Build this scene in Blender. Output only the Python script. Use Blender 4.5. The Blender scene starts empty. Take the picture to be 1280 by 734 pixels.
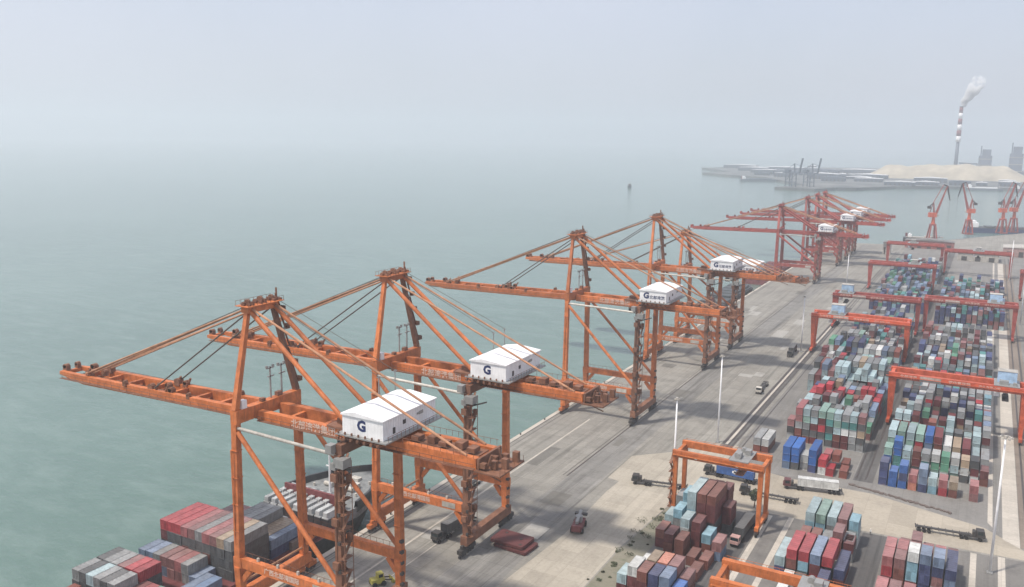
import bpy, math, random
from mathutils import Vector, Matrix
random.seed(7)
S = bpy.context.scene
COL = S.collection
R = math.radians

# ------------------------------------------------------------------ camera
CAM = Vector((142.804, 0.0, 109.718))
cR = Vector((0.87417487, 0.48547741, 0.01140104))
cU = Vector((-0.0970753, 0.15169846, 0.98364829))
cF = Vector((-0.4758095, 0.86098738, -0.17973884))
FPX = 1071.551
cd = bpy.data.cameras.new('camera'); cam = bpy.data.objects.new('camera', cd); COL.objects.link(cam)
M = Matrix(((cR.x, cU.x, -cF.x, CAM.x), (cR.y, cU.y, -cF.y, CAM.y), (cR.z, cU.z, -cF.z, CAM.z), (0, 0, 0, 1)))
cam.matrix_world = M
cd.sensor_width = 36; cd.lens = 36 * FPX / 1280; cd.clip_start = 1; cd.clip_end = 60000
S.camera = cam

def project(p):
    d = Vector(p) - CAM; z = d.dot(cF)
    if z < 1: return None
    return 640 + FPX * d.dot(cR) / z, 367 - FPX * d.dot(cU) / z, z

# ------------------------------------------------------------------ light
SUN_EL, SUN_AZ = 62.0, 216.0          # azimuth clockwise from +Y
w = bpy.data.worlds.new('World'); S.world = w; w.use_nodes = True
nt = w.node_tree; nt.nodes.clear()
sky = nt.nodes.new('ShaderNodeTexSky'); sky.sky_type = 'NISHITA'; sky.sun_disc = False
sky.sun_elevation = R(SUN_EL); sky.sun_rotation = R(SUN_AZ)
sky.air_density = 1.0; sky.dust_density = 3.4; sky.ozone_density = 2.0; sky.altitude = 0
bg = nt.nodes.new('ShaderNodeBackground'); bg.inputs['Strength'].default_value = 0.135
wo = nt.nodes.new('ShaderNodeOutputWorld')
# thin high overcast over the whole sky, slightly uneven
wtc = nt.nodes.new('ShaderNodeTexCoord'); wno = nt.nodes.new('ShaderNodeTexNoise'); wno.inputs['Scale'].default_value = 2.2; wno.inputs['Detail'].default_value = 5
nt.links.new(wtc.outputs['Generated'], wno.inputs['Vector'])
wmr = nt.nodes.new('ShaderNodeMapRange'); wmr.inputs[1].default_value = .3; wmr.inputs[2].default_value = .7; wmr.inputs[3].default_value = .5; wmr.inputs[4].default_value = .8
wmx = nt.nodes.new('ShaderNodeMix'); wmx.data_type = 'RGBA'; wmx.inputs[7].default_value = (4.6, 4.75, 5.55, 1)
nt.links.new(wno.outputs[0], wmr.inputs[0]); nt.links.new(wmr.outputs[0], wmx.inputs[0]); nt.links.new(sky.outputs[0], wmx.inputs[6])
nt.links.new(wmx.outputs[2], bg.inputs[0]); nt.links.new(bg.outputs[0], wo.inputs[0])
sl = bpy.data.lights.new('sun', 'SUN'); sl.energy = 3.4; sl.angle = R(4.0); sl.color = (1.0, 0.92, 0.82)
so = bpy.data.objects.new('sun', sl); COL.objects.link(so)
sd = Vector((math.sin(R(SUN_AZ)) * math.cos(R(SUN_EL)), math.cos(R(SUN_AZ)) * math.cos(R(SUN_EL)), math.sin(R(SUN_EL))))
so.rotation_euler = sd.to_track_quat('Z', 'Y').to_euler()
so.location = (0, 0, 500)
S.view_settings.view_transform = 'Standard'; S.view_settings.look = 'None'
S.view_settings.exposure = 0.3; S.view_settings.gamma = 1.0; S.view_settings.use_curve_mapping = False
S.cycles.volume_bounces = 4; S.cycles.max_bounces = 8; S.cycles.diffuse_bounces = 3; S.cycles.glossy_bounces = 2
S.cycles.use_denoising = True

# ------------------------------------------------------------------ materials
def new_mat(name):
    m = bpy.data.materials.new(name); m.use_nodes = True
    return m, m.node_tree, m.node_tree.nodes['Principled BSDF']

def N(t, kind, **kw):
    n = t.nodes.new(kind)
    for k, v in kw.items():
        if k in ('operation', 'blend_type', 'data_type', 'attribute_name', 'noise_dimensions', 'interpolation'): setattr(n, k, v)
        else: n.inputs[k].default_value = v
    return n

def mixc(t, fac, a, b):
    n = t.nodes.new('ShaderNodeMix'); n.data_type = 'RGBA'
    for sock, v in ((n.inputs[0], fac), (n.inputs[6], a), (n.inputs[7], b)):
        if hasattr(v, 'is_linked') or hasattr(v, 'links'): t.links.new(v, sock)
        else: sock.default_value = v if sock is n.inputs[0] else (*v, 1) if len(v) == 3 else v
    return n.outputs[2]

def ramp(t, fac, lo, hi):
    n = t.nodes.new('ShaderNodeMapRange'); t.links.new(fac, n.inputs[0])
    n.inputs[1].default_value = lo; n.inputs[2].default_value = hi
    return n.outputs[0]

def noise(t, vec, scale, detail=4, rough=.6):
    n = N(t, 'ShaderNodeTexNoise', Scale=scale, Detail=detail, Roughness=rough)
    t.links.new(vec, n.inputs['Vector']); return n.outputs[0]

_pm = {}
def paint(name, rgb, rough=.55, wear=.35, rust=(.16, .07, .035), scale=.5, lo=.68, dust=0):
    """weathered industrial paint: mottled fading, vertical grime streaks, rust blooms"""
    if name in _pm: return _pm[name]
    m, t, b = new_mat(name)
    tc = t.nodes.new('ShaderNodeTexCoord'); oi = t.nodes.new('ShaderNodeObjectInfo')
    va = t.nodes.new('ShaderNodeVectorMath'); va.operation = 'MULTIPLY_ADD'
    t.links.new(tc.outputs['Object'], va.inputs[0]); va.inputs[1].default_value = (1, 1, 1)
    rv = t.nodes.new('ShaderNodeCombineXYZ')
    mm = N(t, 'ShaderNodeMath', operation='MULTIPLY'); t.links.new(oi.outputs['Random'], mm.inputs[0]); mm.inputs[1].default_value = 90
    t.links.new(mm.outputs[0], rv.inputs[0]); t.links.new(mm.outputs[0], rv.inputs[1]); t.links.new(rv.outputs[0], va.inputs[2])
    v = va.outputs[0]
    st = t.nodes.new('ShaderNodeMapping'); st.inputs['Scale'].default_value = (1.6, 1.6, .22); t.links.new(v, st.inputs['Vector'])
    n1 = noise(t, v, scale, 5); n2 = noise(t, st.outputs[0], 1.3, 4); n3 = noise(t, v, scale * 3.2, 5, .7)
    pale = tuple(min(1, c * 1.18 + .03) for c in rgb); dark = tuple(c * lo for c in rgb)
    c = mixc(t, ramp(t, n1, .3, .7), dark, pale)
    g = N(t, 'ShaderNodeMath', operation='MULTIPLY'); t.links.new(ramp(t, n2, .5, .75), g.inputs[0]); g.inputs[1].default_value = wear
    c = mixc(t, g.outputs[0], c, tuple(x * .45 + .03 for x in rgb))
    g2 = N(t, 'ShaderNodeMath', operation='MULTIPLY'); t.links.new(ramp(t, n3, .6, .78), g2.inputs[0]); g2.inputs[1].default_value = wear * 1.3
    c = mixc(t, g2.outputs[0], c, rust)
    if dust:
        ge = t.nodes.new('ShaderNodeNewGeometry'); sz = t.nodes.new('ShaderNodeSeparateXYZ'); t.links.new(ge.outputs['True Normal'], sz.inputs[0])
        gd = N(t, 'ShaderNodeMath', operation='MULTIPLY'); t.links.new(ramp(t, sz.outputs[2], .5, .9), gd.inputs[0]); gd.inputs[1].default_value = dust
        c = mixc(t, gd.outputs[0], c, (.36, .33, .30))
    # slight unit-to-unit variation in fading
    hs = t.nodes.new('ShaderNodeHueSaturation'); hs.inputs['Hue'].default_value = .5
    mr = t.nodes.new('ShaderNodeMapRange'); t.links.new(oi.outputs['Random'], mr.inputs[0]); mr.inputs[3].default_value = .72 if lo < .9 else .97; mr.inputs[4].default_value = 1.08 if lo < .9 else 1.03
    t.links.new(mr.outputs[0], hs.inputs['Value']); t.links.new(c, hs.inputs['Color'])
    t.links.new(hs.outputs[0], b.inputs['Base Color'])
    b.inputs['Roughness'].default_value = rough
    _pm[name] = m
    return m

def flat(name, rgb, rough=.6, metal=0, n=.15, scale=.8):
    if name in _pm: return _pm[name]
    m, t, b = new_mat(name)
    tc = t.nodes.new('ShaderNodeTexCoord')
    f = noise(t, tc.outputs['Object'], scale, 4)
    t.links.new(mixc(t, ramp(t, f, .25, .75), tuple(c * (1 - n) for c in rgb), tuple(min(1, c * (1 + n)) for c in rgb)), b.inputs['Base Color'])
    b.inputs['Roughness'].default_value = rough; b.inputs['Metallic'].default_value = metal
    _pm[name] = m
    return m

def ground_mat(name, a, b_, stain, slab=None, streak=0.0, joint=.5, sc=1.0):
    """worn concrete / asphalt: patchy tone, oil stains, tyre streaks along Y, faint slab joints"""
    m, t, b = new_mat(name)
    tc = t.nodes.new('ShaderNodeTexCoord'); v = tc.outputs['Object']
    n1 = noise(t, v, .018 * sc, 6, .62); n2 = noise(t, v, .12 * sc, 6, .65); n3 = noise(t, v, 1.1, 3)
    c = mixc(t, ramp(t, n1, .32, .68), a, b_)
    g = N(t, 'ShaderNodeMath', operation='MULTIPLY'); t.links.new(ramp(t, n2, .52, .76), g.inputs[0]); g.inputs[1].default_value = .75
    c = mixc(t, g.outputs[0], c, stain)
    if streak:
        st = t.nodes.new('ShaderNodeMapping'); st.inputs['Scale'].default_value = (.42, .012, 1); t.links.new(v, st.inputs['Vector'])
        n4 = noise(t, st.outputs[0], 1.0, 5, .7)
        g = N(t, 'ShaderNodeMath', operation='MULTIPLY'); t.links.new(ramp(t, n4, .5, .72), g.inputs[0]); g.inputs[1].default_value = streak
        c = mixc(t, g.outputs[0], c, tuple(x * .55 for x in stain))
        st2 = t.nodes.new('ShaderNodeMapping'); st2.inputs['Scale'].default_value = (.3, .009, 1); st2.inputs['Location'].default_value = (31, 7, 0); t.links.new(v, st2.inputs['Vector'])
        n5 = noise(t, st2.outputs[0], 1.0, 5, .7)
        g = N(t, 'ShaderNodeMath', operation='MULTIPLY'); t.links.new(ramp(t, n5, .55, .75), g.inputs[0]); g.inputs[1].default_value = streak
        c = mixc(t, g.outputs[0], c, tuple(min(1, x * 1.35) for x in b_))
    if slab:
        br = t.nodes.new('ShaderNodeTexBrick'); t.links.new(v, br.inputs['Vector'])
        br.offset = 0; br.inputs['Scale'].default_value = 1; br.inputs['Brick Width'].default_value = slab; br.inputs['Row Height'].default_value = slab
        br.inputs['Mortar Size'].default_value = .06; br.inputs['Color1'].default_value = (1.07, 1.07, 1.07, 1); br.inputs['Color2'].default_value = (.92, .92, .92, 1)
        br.inputs['Mortar'].default_value = (joint, joint, joint, 1)
        mx = t.nodes.new('ShaderNodeMix'); mx.data_type = 'RGBA'; mx.blend_type = 'MULTIPLY'; mx.inputs[0].default_value = 1
        t.links.new(c, mx.inputs[6]); t.links.new(br.outputs[0], mx.inputs[7]); c = mx.outputs[2]
    mx = t.nodes.new('ShaderNodeMix'); mx.data_type = 'RGBA'; mx.blend_type = 'MULTIPLY'; mx.inputs[0].default_value = 1
    mr = t.nodes.new('ShaderNodeMapRange'); t.links.new(n3, mr.inputs[0]); mr.inputs[3].default_value = .78; mr.inputs[4].default_value = 1.22
    t.links.new(c, mx.inputs[6]); t.links.new(mr.outputs[0], mx.inputs[7])
    t.links.new(mx.outputs[2], b.inputs['Base Color']); b.inputs['Roughness'].default_value = .9
    return m

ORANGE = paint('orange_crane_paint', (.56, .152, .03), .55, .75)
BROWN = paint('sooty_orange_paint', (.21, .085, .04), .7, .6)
REDP = paint('red_crane_paint', (.36, .055, .036), .55, .5)
REDO = paint('red_orange_crane_paint', (.60, .095, .028), .5, .3)
WHITE = paint('white_sheet_paint', (.74, .74, .74), .5, .2, (.5, .42, .34), .3, .93)
DARK = flat('dark_steel', (.045, .042, .04), .6)
GREYS = flat('grey_galvanised_steel', (.30, .30, .29), .5, .3)
PALE = paint('pale_grey_paint', (.52, .49, .43), .5, .45)
CABLE = flat('greasy_wire_rope', (.10, .085, .07), .7)
STAY = paint('faded_orange_stay', (.42, .20, .10), .6, .5)
NAVY = flat('navy_lettering', (.012, .025, .10), .6)
LETTER = flat('white_lettering', (.62, .48, .40), .6)
GLASS = flat('dark_glass', (.02, .03, .035), .12)
RUBBER = flat('black_rubber', (.02, .02, .02), .85)
SKYBLUE = paint('pale_blue_house', (.36, .52, .70), .5, .2)
YELLOW = paint('yellow_machine_paint', (.42, .38, .06), .5, .3)
RAILM = flat('rusty_rail_steel', (.07, .06, .055), .6, .2)

# ------------------------------------------------------------------ mesh builder
CLUTTER = {'boom_sheaves', 'apex_sheaves', 'platform_brackets', 'leg_lights', 'rear_machinery', 'boom_grating', 'mast_ladder', 'festoon_cable', 'lift_machinery', 'pad'}
class MB:
    def __init__(s): s.v = []; s.f = []
    def add(s, vs, fs):
        o = len(s.v); s.v += [tuple(x) for x in vs]; s.f += [tuple(i + o for i in f) for f in fs]; return s
    def box(s, c, d, rz=0):
        x, y, z = (k / 2 for k in d); cs, sn = math.cos(rz), math.sin(rz)
        vs = [(c[0] + a * cs - b * sn, c[1] + a * sn + b * cs, c[2] + e) for e in (-z, z) for a, b in ((-x, -y), (x, -y), (x, y), (-x, y))]
        return s.add(vs, [(3, 2, 1, 0), (4, 5, 6, 7), (0, 1, 5, 4), (1, 2, 6, 5), (2, 3, 7, 6), (3, 0, 4, 7)])
    def span(s, lo, hi): return s.box([(a + b) / 2 for a, b in zip(lo, hi)], [b - a for a, b in zip(lo, hi)])
    def beam(s, a, b, w, h, w2=None, h2=None, up=(0, 0, 1)):
        a, b = Vector(a), Vector(b); d = (b - a).normalized(); u = Vector(up)
        if abs(d.dot(u)) > .97: u = Vector((1, 0, 0))
        r = d.cross(u).normalized(); u = r.cross(d)
        w2 = w if w2 is None else w2; h2 = h if h2 is None else h2
        vs = []
        for p, ww, hh in ((a, w, h), (b, w2, h2)):
            for i, j in ((-1, -1), (1, -1), (1, 1), (-1, 1)): vs.append(p + r * (i * ww / 2) + u * (j * hh / 2))
        return s.add(vs, [(3, 2, 1, 0), (4, 5, 6, 7), (0, 1, 5, 4), (1, 2, 6, 5), (2, 3, 7, 6), (3, 0, 4, 7)])
    def tube(s, a, b, r, n=8, r2=None):
        a, b = Vector(a), Vector(b); d = (b - a).normalized(); u = Vector((0, 0, 1)) if abs(d.z) < .9 else Vector((1, 0, 0))
        x = d.cross(u).normalized(); y = x.cross(d); r2 = r if r2 is None else r2; vs = []
        for p, q in ((a, r), (b, r2)):
            for k in range(n):
                t = 2 * math.pi * k / n; vs.append(p + x * (math.cos(t) * q) + y * (math.sin(t) * q))
        fs = [(k, (k + 1) % n, n + (k + 1) % n, n + k) for k in range(n)] + [tuple(range(n - 1, -1, -1)), tuple(range(n, 2 * n))]
        return s.add(vs, fs)
    def prism(s, poly, z0, z1):
        n = len(poly); vs = [(x, y, z0) for x, y in poly] + [(x, y, z1) for x, y in poly]
        return s.add(vs, [tuple(range(n - 1, -1, -1)), tuple(range(n, 2 * n))] + [(k, (k + 1) % n, n + (k + 1) % n, n + k) for k in range(n)])
    def sheet(s, poly, z): return s.add([(x, y, z) for x, y in poly], [tuple(range(len(poly)))])
    def wheel(s, c, r, wd, axis='x', n=14):
        e = {'x': Vector((1, 0, 0)), 'y': Vector((0, 1, 0))}[axis] * (wd / 2); return s.tube(Vector(c) - e, Vector(c) + e, r, n)
    def mesh(s, name):
        me = bpy.data.meshes.new(name); me.from_pydata(s.v, [], s.f); me.update(); return me
    def build(s, name, mat, parent=None, smooth=False):
        me = s.mesh(name); me.materials.append(mat); o = bpy.data.objects.new(name, me); COL.objects.link(o)
        if smooth:
            for p in me.polygons: p.use_smooth = True
        if parent is not None: o.parent = parent
        if name in CLUTTER: o['kind'] = 'stuff'
        return o

def tag(o, label, cat, group=None):
    o['label'] = label; o['category'] = cat
    if group: o['group'] = group
    return o
def empty(name, loc=(0, 0, 0), rz=0):
    o = bpy.data.objects.new(name, None); COL.objects.link(o); o.location = loc; o.rotation_euler = (0, 0, rz); o.empty_display_size = 1
    return o
def struct(name, mb, mat):
    o = mb.build(name, mat); o['kind'] = 'structure'; return o
_kids = {}
def copy_tree(o, parent=None):
    c = o.copy(); COL.objects.link(c)
    if parent is not None: c.parent = parent
    for ch in list(o.children): copy_tree(ch, c)
    return c
def lettering(text, size, mat, parent, loc, rot, depth=.03, name='lettering', squash=1, bold=.012):
    c = bpy.data.curves.new('t', 'FONT'); c.body = text; c.size = size; c.extrude = depth; c.align_x = 'CENTER'; c.align_y = 'CENTER'; c.resolution_u = 2; c.offset = size * bold
    t = bpy.data.objects.new('t', c); COL.objects.link(t)
    bpy.context.view_layer.update()
    me = bpy.data.meshes.new_from_object(t.evaluated_get(bpy.context.evaluated_depsgraph_get()))
    me.name = name; bpy.data.objects.remove(t); bpy.data.curves.remove(c)
    me.materials.clear(); me.materials.append(mat)
    o = bpy.data.objects.new(name, me); COL.objects.link(o); o.location = loc; o.rotation_euler = rot; o.scale = (squash, 1, 1); o.parent = parent
    return o
FRONT = (R(90), 0, 0)       # text standing upright, read from -Y

# ------------------------------------------------------------------ sea and ground
m, t, b = new_mat('green_sea_water')
tc = t.nodes.new('ShaderNodeTexCoord'); v = tc.outputs['Object']
mp = t.nodes.new('ShaderNodeMapping'); mp.inputs['Rotation'].default_value = (0, 0, R(35)); mp.inputs['Scale'].default_value = (.55, 1.5, 1); t.links.new(v, mp.inputs['Vector'])
n1 = noise(t, mp.outputs[0], .085, 6, .62); n2 = noise(t, v, .0045, 5, .55); n3 = noise(t, mp.outputs[0], .5, 4, .6)
c = mixc(t, ramp(t, n2, .3, .7), (.088, .15, .128), (.123, .195, .168))
c = mixc(t, ramp(t, n1, .45, .8), c, (.155, .225, .20))
t.links.new(c, b.inputs['Base Color']); b.inputs['Roughness'].default_value = .11; b.inputs['IOR'].default_value = 1.33
ad = N(t, 'ShaderNodeMath', operation='MULTIPLY_ADD'); t.links.new(n3, ad.inputs[0]); ad.inputs[1].default_value = .45; t.links.new(n1, ad.inputs[2])
bp_ = t.nodes.new('ShaderNodeBump'); bp_.inputs['Strength'].default_value = .42; bp_.inputs['Distance'].default_value = 1.5
t.links.new(ad.outputs[0], bp_.inputs['Height']); t.links.new(bp_.outputs[0], b.inputs['Normal'])
SEA = m
struct('sea', MB().sheet([(-12000, -3000), (12000, -3000), (12000, 13000), (-12000, 13000)], -5), SEA)

CONC = ground_mat('worn_grey_concrete', (.20, .19, .167), (.28, .268, .236), (.13, .124, .107), 6.0, .6, .62)
BEIGE = ground_mat('pale_dusty_concrete', (.32, .29, .235), (.405, .37, .305), (.24, .215, .175), 7.0, .35, .8)
YARD = ground_mat('yard_asphalt', (.135, .13, .12), (.19, .18, .165), (.09, .085, .08), None, .35)
YARD2 = ground_mat('yard_concrete', (.165, .16, .148), (.22, .21, .195), (.13, .125, .115), 8.0, .35, .8)
ROADM = ground_mat('dusty_cross_road', (.305, .268, .212), (.375, .335, .27), (.245, .22, .18), 7.0, 0, .85)
STRIP = ground_mat('pale_runway_concrete', (.42, .385, .33), (.48, .44, .38), (.30, .28, .24), 5.0, .15, .8)
TRACK = ground_mat('dark_tyre_lane', (.075, .073, .072), (.12, .115, .11), (.05, .05, .05), None, .8)
DIRT = ground_mat('weedy_dirt', (.17, .165, .12), (.24, .22, .17), (.09, .11, .06), None, 0, sc=3)

struct('ground', MB().prism([(-3, -400), (-3, 992), (52, 1004), (78, 1040), (205, 1265), (420, 1560), (2500, 1700), (2500, -400)], -9, 0), CONC)
def patch(name, poly, z, mat): return struct(name, MB().sheet(poly, z * .004), mat)
patch('yard_pavement', [(72, 284), (72, 985), (1500, 985), (1500, 250), (163, 252), (150, 270), (119, 279), (94, 278)], 1, YARD2)
patch('yard_pavement', [(66, -100), (66, 236), (70, 243), (92, 247.5), (126, 249), (165, 252), (165, -100)], 1, YARD)
patch('concrete_pad', [(45, -100), (45.4, 170), (47.5, 204), (47, 220), (46.2, 238), (46.6, 247.6), (42.2, 248.6), (41.9, 271), (55, 284), (66, 300), (72, 300), (72, 284), (70, 243), (66.5, 236), (64, 205), (66, -100)], 2, BEIGE)
patch('cross_road', [(69.5, 243), (92, 247.5), (126, 250), (165, 253), (1200, 290), (1200, 320), (165, 262), (160.5, 259), (150.8, 269.5), (119.5, 279), (94, 278.5), (71, 284)], 3, ROADM)
patch('lane', [(112.6, 288), (112.6, 985), (118.6, 985), (118.6, 288)], 2, TRACK)
for x0, x1, y0, y1 in ((94.1, 95.8, -100, 246.5), (100.2, 101.7, -100, 248), (147.7, 149.2, -100, 250.5), (154.2, 155.9, -100, 251.5), (69.4, 70.9, -100, 238)):
    patch('runway_strip', [(x0, y0), (x1, y0), (x1, y1), (x0, y1)], 4, STRIP)
patch('tyre_lane', [(120.6, -100), (126.9, -100), (126.9, 249), (120.6, 248.5)], 4, TRACK)
patch('tyre_lane', [(87.8, -100), (93.6, -100), (93.6, 246.4), (87.8, 245.5)], 3, TRACK)
patch('weedy_verge', [(64.6, 150), (64.5, 206), (66.9, 236), (71.5, 241), (71.5, 150)], 5, DIRT)
patch('pavement_strip', [(155.4, 264), (159.6, 260), (159.6, 900), (155.4, 900)], 4, STRIP)
patch('dirt_strip', [(159.7, 260), (166, 262), (166, 900), (159.7, 900)], 4, ground_mat('brown_dirt', (.16, .13, .105), (.23, .19, .155), (.11, .09, .075), None, .4))
patch('pavement_strip', [(151.6, 274), (152.9, 271), (152.9, 900), (151.6, 900)], 4, STRIP)
GC = ground_mat('darker_crane_lane', (.17, .165, .152), (.235, .228, .21), (.10, .096, .085), 6.0, .8, .6)
patch('crane_lane', [(30.4, -100), (30.4, 985), (40.5, 985), (40.5, 262), (45.0, 170), (45.0, -100)], 1, GC)
RP = ground_mat('repair_concrete', (.30, .29, .265), (.36, .35, .32), (.2, .19, .17), None, .3)
RD = ground_mat('oily_concrete', (.12, .115, .10), (.18, .172, .155), (.07, .065, .055), None, .5)
rr = random.Random(21)
for k in range(26):
    x, y, a, b_ = rr.uniform(3, 60), rr.uniform(165, 640), rr.uniform(2.5, 7), rr.uniform(4, 20)
    if y < 300 and x > 38: continue
    patch('repair_patch', [(x, y), (x + a, y), (x + a, y + b_), (x, y + b_)], 2.3 + k * .02, RP if k % 2 else RD)
patch('painted_line', [(12.6, 60), (13.15, 60), (13.15, 300), (12.6, 300)], 3, STRIP)
patch('painted_line', [(19.6, 60), (19.95, 60), (19.95, 190), (19.6, 190)], 3, STRIP)
patch('quay_edge_strip', [(-2.9, -100), (-1.3, -100), (-1.3, 990), (-2.9, 990)], 3, STRIP)
for x, wd in ((-.9, .35), (.9, .3), (28.6, .25), (30.0, .55)):
    patch('crane_rail', [(x - wd / 2, 243 if x > 28 else 40), (x + wd / 2, 243 if x > 28 else 40), (x + wd / 2, 985), (x - wd / 2, 985)], 5, RAILM)
for x, wd, y0 in ((66.4, .9, 300), (68.4, .7, 297), (69.9, .5, 297), (73.2, .45, 300), (113.4, .6, 290), (116.2, .6, 290), (161.4, .6, 262), (164.5, .8, 262)):
    patch('gantry_rail', [(x - wd / 2, y0), (x + wd / 2, y0), (x + wd / 2, 940), (x - wd / 2, 940)], 6, RAILM)
patch('rail_bed', [(65.7, 297), (70.4, 297), (70.4, 600), (65.7, 600)], 3, ground_mat('sooty_rail_bed', (.075, .072, .068), (.15, .145, .135), (.05, .048, .045), None, .7))
patch('drain_channel', [(67.0, 300), (67.95, 300), (67.95, 560), (67.0, 560)], 5, STRIP)
# rubber fenders and bollards along the quay edge
fe = None
for k in range(30):
    y = 150 + k * 20
    if fe is None:
        fe = MB().tube((0, 0, 0), (0, 0, .5), .22, 10).tube((0, 0, .5), (0, 0, .62), .36, 10).build('mooring_bollard', DARK); o = fe
    else: o = fe.copy(); COL.objects.link(o)
    o.location = (-2.1, y, .013)
    tag(o, 'small black mooring bollard on the edge of the quay', 'bollard', 'mooring bollards along the quay edge')

# ------------------------------------------------------------------ ship-to-shore cranes
HW = 10.45
def sts(mat, dark, dz=0.0, apex=71.5, text=True, logo='G', back=59.7, th=1.12):
    """origin: waterside rail, middle of the crane; +x landward"""
    t_ = empty('quay_crane')
    hu = 48.8 + dz; zg = 45.2 + dz; zp = 12.9; G = 30.0; ya = 3.8
    for sx in (0, G):
        for sy in (-HW, HW):
            land = sx > 0
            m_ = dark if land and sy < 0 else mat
            mb = MB().beam((sx, sy, zp + 1.2), (sx, sy * (.93 if not land else .96), hu - (3 if not land else 4.4)), 1.5 * th, 1.5 * th, 1.35 * th, 1.35 * th, up=(1, 0, 0))
            mb.beam((sx, sy * 1.0, 4.8), (sx, sy, zp - 1.2), 1.6, 1.5, 2.2, 1.8, up=(1, 0, 0))
            mb.box((sx, sy, zp), (2.3, 1.75, 2.45))
            for q in range(1, 5):
                f = q / 5; z = zp + 1.2 + (hu - 4 - zp) * f; mb.box((sx, sy * (1 - f * .06), z), (1.5 * th + .2, 1.5 * th + .2, .16))
            mb.box((sx + .78, sy * .98 + .3, (zp + hu) / 2), (.1, .35, hu - zp - 8)).box((sx - .3, sy * 1.0 - .82, (zp + hu) / 2 - 2), (.3, .1, hu - zp - 14))
            mb.build('leg', m_, t_)
        mb = MB().span((sx - 1.0, -HW - 1.6, 2.95), (sx + 1.0, HW + 1.6, 5.5))
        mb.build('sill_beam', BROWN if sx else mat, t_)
        for sy in (-1, 1):
            g = MB()
            for q in (-1, 1):
                g.span((sx - .7, sy * (HW + .2) + q * 2.1 - 1.5, 1.3), (sx + .7, sy * (HW + .2) + q * 2.1 + 1.5, 2.4))
                g.box((sx, sy * (HW + .2) + q * 2.1, 2.8), (.8, .9, .9))
            bo = g.build('bogie', DARK if sx else mat, t_)
            wl = MB()
            for q in range(6): wl.wheel((sx, sy * (HW + .2) - 3.25 + q * 1.3, .75), .62, .35)
            wl.build('wheel', DARK, bo)
    for sy in (-HW, HW):
        b_ = MB().span((1.15, sy - .7, zp - 1.15), (G - 1.15, sy + .7, zp + 1.15)); b_.build('portal_beam', mat, t_)
        for a_, b_ in ((1.0, 3.4), (G - 1.0, G - 3.4)): MB().beam((a_, sy, 8.6), (b_, sy, zp - 1.3), 1.0, 1.2).build('gusset', mat, t_)
        MB().tube((.6, sy * .94, hu - 4.0), (G - .5, sy * .965, hu - 4.6), .38, 10).build('tie_tube', PALE if sy < 0 else mat, t_)
        MB().tube((.7, sy * .95, hu - 4.9), (G - .7, sy, zp + 2.2), .5 * th, 10).build('diagonal_brace', mat, t_)
        rail = MB()
        for k in range(15): rail.box((1.5 + k * 1.93, sy + .62, zp + 1.7), (.07, .07, 1.1))
        rail.beam((1.2, sy + .62, zp + 2.25), (G - 1.2, sy + .62, zp + 2.25), .07, .07); rail.build('handrail', dark, t_)
    for k in range(4):
        MB().box((5.5 + k * 6, -HW + .3, zp + 1.55), (.55, .5, .8)).build('floodlight', PALE, t_)
    # cross girders on top of the legs
    MB().span((-.95, -HW + .1, hu - 3.0), (.95, HW - .1, hu)).build('cross_beam', mat, t_)
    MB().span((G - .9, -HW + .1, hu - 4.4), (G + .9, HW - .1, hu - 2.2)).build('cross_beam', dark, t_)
    MB().tube((.2, -HW, 7.5), (.2, HW, 7.5), .3, 8).build('tie_tube', STAY, t_)
    # girder and boom
    for sy in (-3.5, 3.5):
        MB().span((1.1, sy - .75, zg - .3), (back, sy + .75, zg + 2.2)).build('girder', mat, t_)
        MB().beam((-1.1, sy, zg + .9), (-62, sy, zg - .1), 1.35, 2.3).beam((-62, sy, zg - .1), (-73, sy * .8, zg + .25), 1.35, 2.3, 1.1, .9).build('boom_girder', mat, t_)
        w_ = MB().beam((-2, sy * 1.42, zg + .3), (-70, sy * 1.42, zg - .4), 1.0, .12).beam((2, sy * 1.42, zg + .3), (back, sy * 1.42, zg + .3), 1.0, .12)
        for k in range(44):
            x = -69 + k * 2.9
            if x > back: break
            z = zg + .3 + min(0, x) * .01
            w_.box((x, sy * 1.52, z + .6), (.07, .07, 1.1))
        w_.beam((-2, sy * 1.52, zg + 1.4), (-70, sy * 1.52, zg + .7), .08, .08).beam((2, sy * 1.52, zg + 1.4), (back, sy * 1.52, zg + 1.4), .08, .08)
        w_.build('walkway', dark, t_)
    for k in range(9):
        x = -72.3 + k * 8.4; z = zg + .2 + x * .012
        MB().box((x, 0, z + .7), (.9, 5.6, 1.0)).build('tie_beam', mat, t_)
    for k in range(6):
        MB().box((9 + k * 10, 0, zg + .9), (.9, 5.6, 1.2)).build('tie_beam', mat, t_)
    deck = MB()
    for k in range(15): deck.box((-69 + k * 4.75, 0, zg - .35 - (69 - k * 4.75) * .012), (4.7, 5.6, .12)).box((-69 + k * 4.75, -1.4 + (k % 3) * .3, zg + .6 - (69 - k * 4.75) * .012), (3.0, .9 + (k % 2) * .5, .3))
    deck.build('boom_grating', dark, t_)
    cl = MB(); rr = random.Random(3)
    for x, y, s_ in ((-72.6, -1.5, 1.3), (-72.6, 1.8, 1.1), (-66, 2.2, 1.4), (-61, -2.6, 1.5), (-60, 2.9, 1.5), (-58.5, 0, 1.2), (-45, -4, 1.0), (-36, -3.2, 1.3), (-34, 3.4, 1.5), (-33, -.5, 1.3), (-31, 3.2, 1.2), (-29, -3, 1.3), (-22, -3.8, .9), (-12, 3.6, 1.0)):
        cl.box((x, y, zg + 1.6 + x * .012 + s_ * .4), (s_ * 1.2, s_, s_ * 1.1)); cl.tube((x, y - s_ * .5, zg + 2.6 + x * .012), (x, y + s_ * .5, zg + 2.6 + x * .012), s_ * .5, 8)
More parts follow.
